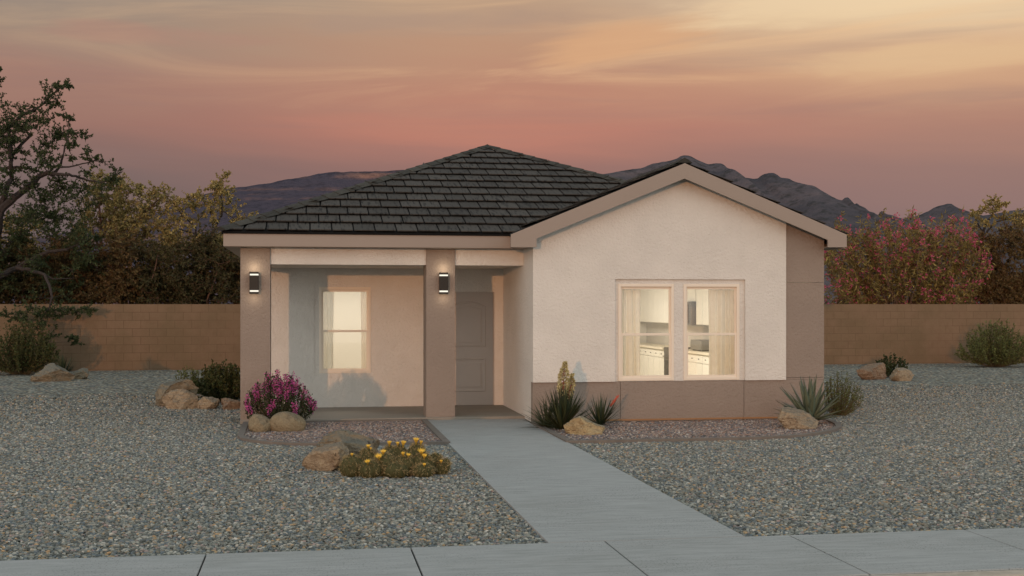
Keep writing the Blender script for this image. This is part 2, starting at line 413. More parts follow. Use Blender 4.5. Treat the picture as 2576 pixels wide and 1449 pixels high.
ok &= ~inside(gx, gy, BED_L) & ~inside(gx, gy, BED_R)
ok &= ~((gx > -1.05) & (gx < 8.26) & (gy > 18.86) & ~((gx < 3.45) & (gy < 19.6)) & (gy < 32))
fade = np.clip((27.0 - gy) / 10.0, 0, 1); ok &= rs.uniform(0, 1, len(gx)) < fade
pebbles('gravel', gx[ok], gy[ok], -.027, GRAV_P, .022, .056, 3)
gx, gy = jitter_grid(-1, 8.3, 16.1, 19.6, .032)
ok = (inside(gx, gy, BED_L) | inside(gx, gy, BED_R))
pebbles('bed_gravel', gx[ok], gy[ok], -.012, BED_P, .028, .052, 9)

# ------------------------------------------------------------------ garden wall of concrete block
def block_fn(t, oc, c):
    v = t.n('ShaderNodeCombineXYZ', i={0: t.n('ShaderNodeSeparateXYZ', i={0: oc}).outputs[0], 1: t.n('ShaderNodeSeparateXYZ', i={0: oc}).outputs[2], 2: 0.0}).outputs[0]
    br = t.n('ShaderNodeTexBrick', offset=.5, i={'Vector': v, 'Color1': (.95, .95, .95, 1), 'Color2': (1.06, 1.06, 1.06, 1), 'Mortar': (.64, .62, .60, 1), 'Scale': 1.0, 'Mortar Size': .010, 'Mortar Smooth': .5, 'Brick Width': .47, 'Row Height': .2312})
    vis = t.mr(t.noise(oc, .55, 4, .6), .40, .56, .28, 1.0)
    c = t.mix(t.m('MULTIPLY', vis, .85), c, t.mix(1.0, c, br.outputs[0], 'MULTIPLY'))
    c = t.mix(t.m('MULTIPLY', t.mr(t.noise(oc, .7, 5, .62), .42, .62), .45), c, lin(98, 86, 64))
    return t.mix(t.m('MULTIPLY', t.mr(t.noise(oc, 6, 5, .65), .45, .7), .22), c, lin(100, 78, 60))
BLOCK = mk('tan_block', lin(122, 101, 81), .95, fn=block_fn, bump=[(30, 4, .004)], spec=.1)
o = MB().box(-30, 48, 36.35, 36.55, -.2, 1.85).build('block_wall', BLOCK)
rebase(o, (0, 36.45, 0)); tag(o, 'long tan concrete block wall behind the house', 'wall')
# ------------------------------------------------------------------ the house
house = thing('house', 'single storey stucco house with dark tile roof and lit windows', 'house', (3.6, 19.7, 0))
HX0, HX1, YC, YP, YG = -1.045, 8.26, 19.70, 21.85, 18.87
XC = 3.455                                    # corner where the gabled block meets the porch
GA, GZ, GP = 5.815, 4.06, .4136               # gable apex
gz = lambda x, dz=0: GZ - GP * abs(x - GA) + dz
# grey base and corner pier
b = MB()
jx = [XC, 4.86, 6.90, HX1]
for a, c in zip(jx, jx[1:]): b.box(a + (.004 if a > XC else 0), c - (.004 if c < HX1 else 0), YG + .03, YG + .18, 0, .625)
jz = [.625 + .004, .665, 2.20]
for a, c in zip(jz, jz[1:]): b.box(7.604, HX1, YG + .03, YG + .18, a, c - .006)
b.prism_y([(7.604, 2.20), (HX1, 2.20), (HX1, gz(HX1, -.10)), (7.604, gz(7.604, -.10))], YG + .03, YG + .18)
b.build('wall_base', GREY, house)
# white gable wall with the recessed panel round the two windows
b = MB()
RX0, RX1, RZ1 = 4.772, 6.912, 2.244
b.box(XC, RX0, YG, YG + .18, .629, RZ1); b.box(RX1, 7.60, YG, YG + .18, .629, RZ1)
b.prism_y([(XC, RZ1), (7.60, RZ1), (7.60, gz(7.6, -.10)), (GA, GZ - .10), (XC, gz(XC, -.10))], YG, YG + .18)
WIN = [(4.829, 5.738), (5.901, 6.826)]; WZ0, WZ1 = .637, 2.170
b.box(RX0, RX1, YG + .045, YG + .18, WZ1, RZ1)
for a, c in ((RX0, WIN[0][0]), (WIN[0][1], WIN[1][0]), (WIN[1][1], RX1)): b.box(a, c, YG + .045, YG + .18, .629, WZ1)
b.box(WIN[0][0], WIN[0][1], YG + .045, YG + .18, .629, WZ0); b.box(WIN[1][0], WIN[1][1], YG + .045, YG + .18, .629, WZ0)
b.build('gable_wall', WHITE, house)
# side wall of the porch, house shell
b = MB(); b.box(XC, XC + .15, YG + .18, YP + .15, 0, 2.93); b.build('side_wall', WHITE, house)
b = MB()
PW = (.192, 1.092, .636, 2.149); DW = (2.385, 3.298, 2.07)
ox0, ox1, oz0, oz1 = .103, 1.156, .566, 2.247
b.box(HX0, ox0, YP, YP + .15, 0, 2.93); b.box(ox1, DW[0], YP, YP + .15, 0, 2.93); b.box(DW[1], XC, YP, YP + .15, 0, 2.93)
b.box(ox0, ox1, YP, YP + .15, oz1, 2.93); b.box(ox0, ox1, YP, YP + .15, 0, oz0); b.box(DW[0], DW[1], YP, YP + .15, DW[2], 2.93)
b.box(ox0, PW[0], YP + .012, YP + .15, oz0, oz1); b.box(PW[1], ox1, YP + .012, YP + .15, oz0, oz1)
b.box(PW[0], PW[1], YP + .012, YP + .15, PW[3], oz1); b.box(PW[0], PW[1], YP + .012, YP + .15, oz0, PW[2])
b.build('porch_wall', WHITE, house)
b = MB()
b.box(HX1 - .15, HX1, YG + .18, 32, 0, 2.93); b.box(HX0, HX0 + .15, YP + .15, 32, 0, 2.93); b.box(HX0 + .15, HX1 - .15, 31.85, 32, 0, 2.93)
b.build('outer_wall', WHITE, house)
b = MB(); b.box(XC, XC + .15, YP + .15, 29.0, .04, 2.6); b.box(HX0 + .15, XC, 25.6, 25.75, .04, 2.6); b.box(XC + .15, HX1 - .15, 29.0, 29.15, .04, 2.6)
b.build('partition_wall', INNER, house)
b = MB(); b.box(XC + .15, HX1 - .15, YG + .18, 29, -.05, .035); b.box(HX0 + .15, XC, YP + .15, 25.6, -.05, .035)
b.build('room_floor', mk('tile_floor', lin(196, 184, 164), .5, var=(3, .05)), house)
b = MB(); b.box(XC + .15, HX1 - .15, YG + .18, 29, 2.6, 2.66); b.box(HX0 + .15, XC, YP + .15, 25.6, 2.6, 2.66)
b.build('room_ceiling', INNER, house)
# porch
for x0, x1 in ((HX0, -.585), (1.867, 2.333)):
    MB().box(x0, x1, YC, YC + .50, 0 if x0 < 0 else .0, 2.735).build('column', GREY, house, bevel=.006)
MB().box(-.585, 1.867, YC + .035, YC + .46, 2.476, 2.735).build('porch_beam', WHITE, house)
MB().box(2.333, XC, YC + .035, YC + .46, 2.476, 2.735).build('porch_beam', WHITE, house)
MB().box(HX0, HX0 + .40, YC + .50, YP, 2.476, 2.735).build('porch_beam', WHITE, house)
MB().box(HX0 + .40, XC, YC + .46, YP, 2.482, 2.60).build('porch_ceiling', WHITE, house)
b = MB(); b.box(HX0, XC, YC - .09, YP + .1, -.1, .04); b.build('porch_floor', PORCHC, house, bevel=.004)
b = MB(); b.box(4.2, 8.1, YG + .018, YG + .03, .012, .036); b.build('base_flashing', FLASH, house)

# eaves
EX0, EX1, EYF, EYB, EZ0, EZ1 = -1.285, 8.50, 19.40, 32.40, 2.742, 2.937
b = MB(); b.box(EX0, 3.185, EYF, EYF + .035, EZ0, EZ1); b.box(EX0, EX0 + .035, EYF + .035, EYB, EZ0, EZ1); b.box(EX0 + .035, EX1, EYB - .035, EYB, EZ0, EZ1)
b.box(EX1 - .035, EX1, 18.62, EYB - .035, EZ0, EZ1); b.prism_z([(3.060, 18.622), (3.095, 18.622), (3.230, EYF - .002), (3.187, EYF - .002)], 2.724, 2.926)
b.build('fascia', TRIM, house)
b = MB(); b.box(EX0 + .035, 3.230, EYF + .036, YC + .035, 2.737, 2.752); b.box(EX0 + .035, HX0, YC + .035, EYB - .035, 2.737, 2.752)
b.prism_z([(3.097, 18.622), (XC, 18.622), (XC, EYF + .4), (3.232, EYF + .4), (3.232, EYF)], 2.738, 2.751); b.box(HX1, EX1 - .035, 18.62, EYB - .035, 2.765, 2.78); b.build('soffit', TRIM, house)
FY = 18.58
b = MB(); b.prism_y([(3.058, 2.915), (GA, 4.055), (8.505, 2.962), (8.505, 2.760), (8.19, 2.758), (8.19, 2.873), (GA, 3.815), (3.458, 2.856), (3.458, 2.722), (3.058, 2.720)], FY, FY + .04)
b.build('rake_board', TRIM, house)

# roof decks
AP, AB = Vector((3.607, 24.9, 5.03)), Vector((3.607, 26.9, 5.03))
rx0, rx1, ry0, ry1, rz = -1.31, 8.525, 19.375, 32.43, 2.965
roof = MB()
roof.raw([(rx0, ry0, rz), (rx1, ry0, rz), (rx1, ry1, rz), (rx0, ry1, rz), AP, AB, (rx0, ry0, rz - .03), (rx1, ry0, rz - .03), (rx1, ry1, rz - .03), (rx0, ry1, rz - .03)],
         [(0, 1, 4), (1, 2, 5, 4), (2, 3, 5), (3, 0, 4, 5), (9, 8, 7, 6), (0, 6, 7, 1), (1, 7, 8, 2), (2, 8, 9, 3), (3, 9, 6, 0)])
gy0, gy1 = 18.60, 22.4
gl, gr = 3.045, 8.53
for xa, xb in ((gl, GA), (GA, gr)):
    xc = xa + .16 * (gy1 - gy0) if xa == gl else xa
    roof.raw([(xa, gy0, gz(xa, -.035)), (xb, gy0, gz(xb, -.035)), (xb, gy1, gz(xb, -.035)), (xc, gy1, gz(xc, -.035)),
              (xa, gy0, gz(xa, .005)), (xb, gy0, gz(xb, .005)), (xb, gy1, gz(xb, .005)), (xc, gy1, gz(xc, .005))],
             [(0, 3, 2, 1), (4, 5, 6, 7), (0, 1, 5, 4), (1, 2, 6, 5), (2, 3, 7, 6), (3, 0, 4, 7)])
roof_o = roof.build('roof', DECK, house)
rng = random.Random(5)
def tile_plane(b, A, B, C, D, rows, tw, skip=None):
    """A-B eave (left to right seen from outside), D-C upper edge (D above A)"""
    A, B, C, D = map(Vector, (A, B, C, D)); U = (B - A).normalized()
    mid = (C + D) / 2; Vv = mid - A; Vv = Vv - U * Vv.dot(U); H = Vv.length; Vv.normalize(); Nn = U.cross(Vv)
    def lr(v):
        f = v / H
        p = A.lerp(D, f); q = B.lerp(C, f); return (p - A).dot(U), (q - A).dot(U)
    rh = H / rows
    for i in range(rows):
        v0, v1 = i * rh - .012, min((i + 1) * rh + .03, H)
        l0, r0 = lr(max(v0, 0)); l1, r1 = lr(v1)
        off = (.5 if i % 2 else 0) * tw + (i % 3) * .03
        u = math.floor(min(l0, l1) / tw) * tw - off
        while u < max(r0, r1):
            a, c = u + .011, u + tw - .011; jig = rng.uniform(-.003, .003)
            a0, c0 = max(a, l0), min(c, r0); a1, c1 = max(a, l1), min(c, r1)
            u += tw
            if c0 - a0 < .03: continue
            if c1 - a1 < .004:
                m = min(max((a1 + c1) / 2, l1), r1); m = min(max(m, a0), c0); a1, c1 = m - .002, m + .002
            h0, h1 = .052 + rng.uniform(-.003, .003), .010
            P = lambda uu, vv, h: A + U * uu + Vv * vv + Nn * h
            vsx = [P(a0, v0 + jig, h0 - .016), P(c0, v0 + jig, h0 - .016), P(c0, v0 + jig, h0), P(a0, v0 + jig, h0), P(a1, v1, h1), P(c1, v1, h1)]
            if skip and skip(vsx): continue
            b.raw(vsx, [(0, 1, 2, 3), (3, 2, 5, 4), (0, 3, 4), (1, 5, 2)])
tb = MB()
NR = 13
under = lambda q: all(p[2] < gz(p[0], -.05) and p[0] > gl for p in q)
tile_plane(tb, (rx0, ry0, rz), (rx1, ry0, rz), AP, AP, NR, .335, under)
tile_plane(tb, (rx0, ry1, rz), (rx0, ry0, rz), AP, AB, NR, .335)
tile_plane(tb, (rx1, ry0, rz), (rx1, ry1, rz), AB, AP, NR, .335, under)
mainz = lambda p: rz + (p[1] - ry0) * (5.03 - rz) / (24.9 - ry0)
hid = lambda q: all(p[2] < mainz(p) - .06 for p in q) or min(p[0] - gl - .16 * (p[1] - gy0) for p in q) < -.03
tile_plane(tb, (gl, gy1, gz(gl, .005)), (gl, gy0, gz(gl, .005)), (GA, gy0, GZ + .005), (GA, gy1, GZ + .005), 7, .335, hid)
tile_plane(tb, (gr, gy0, gz(gr, .005)), (gr, gy1, gz(gr, .005)), (GA, gy1, GZ + .005), (GA, gy0, GZ + .005), 7, .335, hid)
tb.build('roof_tiles', TILE, roof_o)['kind'] = 'stuff'
def caps(A, B, n1, n2, step=.30):
    """overlapping saddle tiles along an edge; n1, n2 = directions down the two slopes"""
    A, B = Vector(A), Vector(B); L = (B - A).length; d = (B - A).normalized(); b = MB()
    n1, n2 = Vector(n1).normalized(), Vector(n2).normalized(); up = -(n1 + n2).normalized()
    k = int(L / step)
    for i in range(k):
        p, q = A + d * (i * L / k - .02), A + d * ((i + 1) * L / k + .02)
        h0, h1 = .084, .070; w = .135
        vsx = []
        for r, h in ((p, h0), (q, h1)):
            vsx += [r + n1 * w + up * (h - .030), r + n1 * .06 + up * (h - .006), r + up * h, r + n2 * .06 + up * (h - .006), r + n2 * w + up * (h - .030)]
        b.raw(vsx, [(j, j + 1, j + 6, j + 5) for j in range(4)] + [(4, 3, 2, 1, 0)])
    return b
NF = Vector((0, -(5.03 - rz), 24.9 - ry0)).normalized(); NB = Vector((0, NF.y * -1, NF.z)); NL = Vector((-(5.03 - rz), 0, 3.607 - rx0)).normalized(); NRr = Vector((-NL.x, 0, NL.z))
def down(e, n):
    d = Vector(e).cross(n).normalized(); return d if d.z < 0 else -d
for A, B, u1, u2 in (((rx0, ry0, rz), AP, NF, NL), ((rx1, ry0, rz), AP, NRr, NF), ((rx0, ry1, rz), AB, NB, NL), ((rx1, ry1, rz), AB, NRr, NB)):
    e = Vector(B) - Vector(A)
    caps(A, B, down(e, u1), down(e, u2)).build('ridge_cap', CAP, roof_o)
e = AB - AP
caps(AP, AB, (-1, 0, -.42), (1, 0, -.42)).build('ridge_cap', CAP, roof_o)
caps((GA, gy0, GZ), (GA, 22.3, GZ), (-1, 0, -GP), (1, 0, -GP)).build('ridge_cap', CAP, roof_o)

# windows
GLASS = bpy.data.materials.new('window_glass'); GLASS.use_nodes = True; t = NT(GLASS.node_tree)
fr = t.n('ShaderNodeFresnel', i={0: 1.45})
gs = t.n('ShaderNodeBsdfGlossy', i={'Color': (1, 1, 1, 1), 'Roughness': .02}); tp = t.n('ShaderNodeBsdfTransparent', i={'Color': (.96, .96, .95, 1)})
t.l(t.n('ShaderNodeMixShader', i={0: fr.outputs[0], 1: tp.outputs[0], 2: gs.outputs[0]}).outputs[0], t.n('ShaderNodeOutputMaterial').inputs[0])
def window(x0, x1, z0, z1, y, zm, lower_in=True):
    b = MB(); fw = .045
    b.box(x0, x0 + fw, y, y + .09, z0, z1); b.box(x1 - fw, x1, y, y + .09, z0, z1); b.box(x0 + fw, x1 - fw, y, y + .09, z1 - fw, z1); b.box(x0 + fw, x1 - fw, y, y + .09, z0, z0 + fw)
    f = b.build('window', FRAME, house, bevel=.004)
    for nm, za, zb, yy, sw in (('upper_sash', zm - .02, z1 - fw, y + .045, .026), ('lower_sash', z0 + fw, zm + .02, y + .018, .03)):
        b = MB(); a, c = x0 + fw, x1 - fw
        b.box(a, a + sw, yy, yy + .025, za, zb); b.box(c - sw, c, yy, yy + .025, za, zb); b.box(a + sw, c - sw, yy, yy + .025, zb - .038, zb); b.box(a + sw, c - sw, yy, yy + .025, za, za + .038)
        b.build('sash', FRAME, f)
        MB().box(a + sw, c - sw, yy + .010, yy + .014, za + .038, zb - .038).build('pane', GLASS, f)
for (a, c) in WIN: window(a, c, WZ0, WZ1, YG + .03, 1.37)
window(PW[0], PW[1], PW[2], PW[3], YP + .004, 1.375)

# front door: slab with two moulded panels, the upper one arched
dr = MB().box(DW[0] + .03, DW[1] - .012, YP + .075, YP + .12, .045, DW[2] - .012).build('door', DOORM, house, bevel=.003)
def loop(pts, y, w=.016, d=.010):
    b = MB(); b.tube([(x, y, z) for x, z in pts] + [(pts[0][0], y, pts[0][1])], w * .5, 6, cap=False); return b
dx0, dx1 = DW[0] + .16, DW[1] - .17
arch = [(dx0, 1.10), (dx1, 1.10), (dx1, 1.80)] + [(dx1 + (dx0 - dx1) * k / 10, 1.80 + .075 * math.sin(math.pi * k / 10)) for k in range(1, 10)] + [(dx0, 1.80)]
GRV = mk('door_shadow_groove', lin(92, 80, 72), .6, var=(5, .05))
def groove_panel(pts, name):
    """raised moulding ring and raised field inside it"""
    b = MB(); y = YP + .075
    cx = sum(p[0] for p in pts) / len(pts); cz = sum(p[1] for p in pts) / len(pts)
    ins = lambda k: [(cx + (x - cx) * (1 - k / max(.12, abs(x - cx))), cz + (z - cz) * (1 - k / max(.12, abs(z - cz)))) for x, z in pts]
    rings = [(ins(-.022), 0.0), (ins(-.012), -.012), (ins(.004), -.012), (ins(.014), .004 - .006), (ins(.05), -.002), (ins(.075), -.010)]
    n = len(pts); vsx = []; fs = []
    for pl, dy in rings: vsx += [(x, y + dy, z) for x, z in pl]
    for k in range(len(rings) - 1):
        for i in range(n): j = (i + 1) % n; fs.append((k * n + i, k * n + j, (k + 1) * n + j, (k + 1) * n + i))
    fs.append(tuple((len(rings) - 1) * n + i for i in range(n)))
    b.raw(vsx, fs); return b.build(name, DOORM, dr)
groove_panel(arch, 'door_panel'); groove_panel([(dx0, .30), (dx1, .30), (dx1, .86), (dx0, .86)], 'door_panel')
b = MB(); b.tube([(DW[0] + .085, YP + .075, 1.02), (DW[0] + .085, YP + .03, 1.02)], .012, 8); b.tube([(DW[0] + .085, YP + .03, 1.02), (DW[0] + .20, YP + .028, 1.02)], [.012, .009], 8); b.tube([(DW[0] + .085, YP + .075, 1.02), (DW[0] + .085, YP + .068, 1.02)], .03, 12)
b.build('handle', NICKEL, dr, smooth=True)
b = MB(); b.box(DW[0], DW[0] + .028, YP + .05, YP + .149, .042, DW[2]); b.box(DW[1] - .010, DW[1], YP + .05, YP + .149, .042, DW[2]); b.box(DW[0] + .028, DW[1] - .010, YP + .05, YP + .149, DW[2] - .010, DW[2])
b.box(DW[0] + .028, DW[1] - .010, YP + .05, YP + .149, .041, .045)
b.build('door_frame', DOORM, house)
MB().box(DW[0] + .03, DW[1] - .012, YP + .125, YP + .149, .046, DW[2] - .011).build('door_backing', DOORM, dr)

# wall lamps on the two columns
LENS = emit('lamp_lens', (1, .93, .78, 1), 1.15)
def wall_lamp(x, label):
    z0, z1 = 2.008, 2.356
    th = thing('wall_lamp', label, 'wall lamp', (x, YC, z0), 'wall lamps on the porch columns')
    b = MB(); y0 = YC - .10; h = .070
    b.box(x - h, x + h, y0, YC - .02, z0 + .058, z1 - .058)
    b.build('lamp_body', DARKM, th, bevel=.006)
    MB().box(x - .05, x + .05, YC - .02, YC, z0 + .06, z1 - .06).build('back_plate', DARKM, th)
    for za, zb, la, lb in ((z1 - .034, z1, z1 - .058, z1 - .034), (z0, z0 + .034, z0 + .034, z0 + .058)):
        MB().box(x - h, x + h, y0, YC - .02, za, zb).build('cap', DARKM, th, bevel=.004)
        MB().box(x - h + .008, x + h - .004, y0 + .006, YC - .024, la, lb).build('lens', LENS, th)
    for zz, e in ((z1 + .06, 1.05), (z0 - .06, .5)):
        L = bpy.data.lights.new('lamp_light', 'POINT'); lo = bpy.data.objects.new('lamp_light', L); COL.objects.link(lo)
        L.energy = e; L.color = (1, .84, .62); L.shadow_soft_size = .035
        lo.parent = th; lo.location = (0, -.115, zz - z0)
    return th
wall_lamp(-.832, 'dark box wall lamp on the left porch column')
wall_lamp(2.140, 'dark box wall lamp on the porch column beside the door')

# rooms behind the glass
def room_lamp(x, y, w, d, e, label):
    th = thing('ceiling_lamp', label, 'ceiling lamp', (x, y, 2.6))
    MB().box(x - w / 2, x + w / 2, y - d / 2, y + d / 2, 2.56, 2.598).build('lamp_housing', FRAME, th)
    MB().box(x - w / 2 + .03, x + w / 2 - .03, y - d / 2 + .03, y + d / 2 - .03, 2.552, 2.558).build('diffuser', emit('diffuser_glow', (1, .88, .68, 1), 2.0), th)
    L = bpy.data.lights.new('room_light', 'AREA'); L.shape = 'RECTANGLE'; L.size = w; L.size_y = d; L.energy = e; L.color = (1, .92, .80)
    lo = bpy.data.objects.new('room_light', L); COL.objects.link(lo); lo.parent = th; lo.location = (0, 0, -.06)
room_lamp(5.6, 21.8, 1.2, .6, 105, 'flat ceiling lamp lighting the kitchen')
room_lamp(5.6, 26.2, 1.2, .6, 70, 'flat ceiling lamp at the far end of the kitchen')
room_lamp(.9, 23.8, .9, .6, 58, 'flat ceiling lamp in the room behind the porch window')

def curtain(x0, x1, y, z0, z1, seed, label, amp=.055, grp=None):
    rr = random.Random(seed); n = 48; pts = []
    ph = [rr.uniform(0, 6.3) for _ in range(3)]
    b = MB(); nz = 8; vsx = []
    for j in range(nz + 1):
        f = j / nz
        for i in range(n + 1):
            u = i / n; x = x0 + (x1 - x0) * u
            w = math.sin(u * 26 + ph[0]) * .6 + math.sin(u * 45 + ph[1] + f * .6) * .3 + math.sin(u * 11 + ph[2]) * .5
            vsx.append((x + .008 * math.sin(f * 5 + u * 9), y + amp * w * (.75 + .25 * (1 - f)), z0 + (z1 - z0) * f))
    fs = [(j * (n + 1) + i, j * (n + 1) + i + 1, (j + 1) * (n + 1) + i + 1, (j + 1) * (n + 1) + i) for j in range(nz) for i in range(n)]
    o = b.raw(vsx, fs).build('curtain', CURT, smooth=True); rebase(o, ((x0 + x1) / 2, y, z0)); tag(o, label, 'curtain', grp)
    return o
G = 'curtains inside the windows'
curtain(4.80, 5.27, YG + .30, .45, 2.35, 1, 'gathered cream curtain inside the left half of the double window', grp=G)
curtain(6.40, 6.90, YG + .30, .45, 2.35, 2, 'gathered cream curtain inside the right half of the double window', grp=G)
curtain(.19, .45, YP + .24, .40, 2.35, 3, 'flat pale curtain at the left side of the porch window', .012, G)
curtain(.93, 1.11, YP + .24, .40, 2.35, 4, 'narrow pale curtain at the right side of the porch window', .012, G)

# kitchen along the right-hand wall
k = thing('base_cabinet', 'cream base cabinet run with drawers seen through the double window', 'cabinet', (7.8, 24, .035))
for y0, y1 in ((20.0, 24.9), (25.52, 28.9)):
    MB().box(7.56, 8.105, y0, y1, .036, .87).build('carcass', CABM, k)
    MB().box(7.50, 8.108, y0, y1, .872, .915).build('countertop', mk('pale_counter', lin(232, 224, 206), .4, var=(6, .04)), k)
    yy = y0 + .02
    while yy + .4 < y1:
        MB().box(7.538, 7.558, yy, yy + .40, .70, .85).build('drawer', CABM, k, bevel=.003)
        MB().box(7.538, 7.558, yy, yy + .40, .14, .688).build('cabinet_door', CABM, k, bevel=.003)
        b = MB(); b.tube([(7.538, yy + .2, .775), (7.515, yy + .2, .775)], .010, 6); b.build('knob', STEEL, k)
        yy += .42
k = thing('oven', 'steel oven set between the base cabinets, behind the left pane', 'oven', (7.8, 25.2, .035))
MB().box(7.52, 8.105, 24.91, 25.51, .037, .93).build('oven_body', STEEL, k, bevel=.005)
MB().box(7.508, 7.518, 24.98, 25.44, .25, .66).build('oven_door', mk('oven_glass', lin(60, 56, 52), .2), k)
b = MB(); b.tube([(7.48, 24.98, .74), (7.48, 25.44, .74)], .012, 6); b.build('handle', STEEL, k)
k = thing('wall_cabinet', 'white wall cabinets above the kitchen counter', 'cabinet', (7.95, 24, 1.43))
for y0, y1, z0 in ((20.0, 24.15, 1.43), (24.15, 24.80, 1.90), (24.80, 28.9, 1.43)):
    MB().box(7.80, 8.106, y0 + .002, y1 - .002, z0, 2.45).build('carcass', CABM, k)
    yy = y0 + .01
    while yy + .4 < y1 + .02:
        MB().box(7.782, 7.798, yy, yy + .40, z0 + .01, 2.44).build('cabinet_door', CABM, k, bevel=.003); yy += .41
k = thing('microwave', 'brownish steel microwave hung under a white wall cabinet', 'microwave', (7.9, 24.48, 1.42))
MB().box(7.70, 8.106, 24.17, 24.78, 1.42, 1.89).build('microwave_body', STEEL, k, bevel=.006)
MB().box(7.688, 7.698, 24.36, 24.76, 1.46, 1.85).build('microwave_door', mk('microwave_glass', lin(104, 88, 72), .3), k)
k = thing('toaster_oven', 'grey box shaped appliance standing on the kitchen counter', 'appliance', (7.8, 23.8, .916))
MB().box(7.66, 8.0, 23.40, 24.10, .93, 1.13).build('appliance_body', mk('grey_enamel', lin(140, 136, 128), .4), k, bevel=.01)
for yy in (23.45, 24.05): MB().box(7.70, 7.96, yy - .015, yy + .015, .9155, .93).build('foot', DARKM, k)
# ------------------------------------------------------------------ mountains
def mountain(name, pts, Y, front, mat, seed, rough):
    rr = np.random.RandomState(seed)
    xs = np.array([p[0] for p in pts]); ys = np.array([p[1] for p in pts])
    N = 640; pxs = np.linspace(xs[0], xs[-1], N); pys = np.interp(pxs, xs, ys)
    M = 70; vsx = []; fs = []
    for j in range(M + 1):
        f = j / M * 1.25 - .25             # -.25 = behind the ridge, 0 = ridge, 1 = foot
        for i in range(N):
            p = at(pxs[i], pys[i], Y); h = p.z
            y = Y - front * f; q = at(pxs[i], HORIZ, Y); k = abs(f)
            x = q.x * (1 - .05 * f)
            # spurs and gullies running down the face
            s = noise.fractal(Vector((x * .0042, y * .0020, seed)), 1.0, 2.1, 6)
            g = 1 - abs(noise.noise(Vector((x * .0075 + s * .6, y * .0011, seed + 7.3)))) * 1.4
            base = h * (1 - k ** .85) if f >= 0 else h * (1 - 2.2 * k)
            z = base + h * rough * (s * .5 + (g - .6) * .55) * min(1, k * 9) * (1 - k ** 2)
            if k < .02: z += h * .012 * noise.fractal(Vector((x * .02, 0, seed)), 1.0, 2.2, 4)
            vsx.append((x, y, max(z, -30) if f < .97 else -40))
    for j in range(M):
        for i in range(N - 1): fs.append((j * N + i, j * N + i + 1, (j + 1) * N + i + 1, (j + 1) * N + i))
    return struct(MB().raw(vsx, fs).build(name, mat, smooth=True))
def rock_fn(t, oc, c):
    g = t.noise(t.mapping(oc, (.004, .004, .02)), 1.0, 7, .68)
    c = t.mix(t.mr(g, .40, .66), c, lin(98, 90, 92))
    return t.mix(t.m('MULTIPLY', t.mr(t.noise(oc, .05, 6, .7), .50, .62), .7), c, lin(58, 58, 56))
def rock_fn2(t, oc, c):
    g = t.noise(t.mapping(oc, (.0012, .002, .05)), 1.0, 7, .68)
    c = t.mix(t.m('MULTIPLY', t.mr(g, .50, .62), t.mr(t.noise(oc, .006, 4, .6), .42, .6)), c, lin(138, 104, 92))
    return t.mix(t.m('MULTIPLY', t.mr(t.noise(oc, .05, 6, .7), .50, .62), .5), c, lin(52, 50, 56))
MT1 = mk('distant_ridge', lin(76, 71, 80), .95, fn=rock_fn2, spec=.0, bump=[(.03, 6, 14)])
MT2 = mk('craggy_peaks', lin(77, 74, 78), .95, fn=rock_fn, spec=.0, bump=[(.03, 6, 14)])
mountain('mountain', [(-560, 740), (-200, 640), (0, 610), (200, 580), (330, 555), (400, 532), (445, 512), (500, 492), (560, 478), (600, 470), (640, 465), (670, 462), (700, 455), (760, 445), (800, 438), (830, 434), (870, 431), (900, 432), (930, 431), (960, 432), (1000, 429), (1035, 427), (1100, 432), (1180, 428), (1260, 424), (1340, 420), (1385, 416), (1397, 414.5), (1415, 414), (1425, 417), (1440, 428), (1480, 446), (1540, 470), (1650, 520), (1800, 580), (1900, 620), (2150, 750)], 2600, 900, MT1, 3, .18)
mountain('mountain', [(1000, 752), (1180, 640), (1330, 512), (1420, 462), (1506, 440), (1560, 430), (1611, 422.6), (1640, 412), (1662, 407), (1685, 402), (1705, 397), (1712, 393), (1720, 391.5), (1732, 392), (1740, 394.7), (1752, 402), (1767, 407), (1782, 413), (1800, 411), (1814, 410.5), (1822, 414), (1829, 420.7), (1833, 431), (1845, 432), (1860, 440), (1876, 448), (1895, 450), (1907, 449), (1914, 442), (1922, 438), (1935, 435.5), (1946, 436), (1956, 441), (1965, 448), (1985, 450), (2010, 462), (2039, 477), (2060, 486), (2078, 493), (2110, 502), (2118, 504), (2126, 498), (2132, 497), (2139, 502), (2145, 515), (2151, 514), (2156, 511.5), (2162, 517), (2178, 524), (2190, 535), (2203, 548), (2208, 545), (2216, 530), (2221, 532), (2228, 539), (2245, 542), (2272, 548.6), (2300, 544), (2317, 539), (2335, 532), (2352, 521), (2360, 517), (2370, 515), (2382, 513), (2394, 514), (2402, 520), (2412, 527), (2430, 537), (2447, 545), (2470, 543), (2495, 539), (2520, 535), (2542, 530), (2575, 528), (2640, 534), (2720, 560), (2800, 590), (3000, 620), (3350, 750)], 2100, 800, MT2, 11, .24)

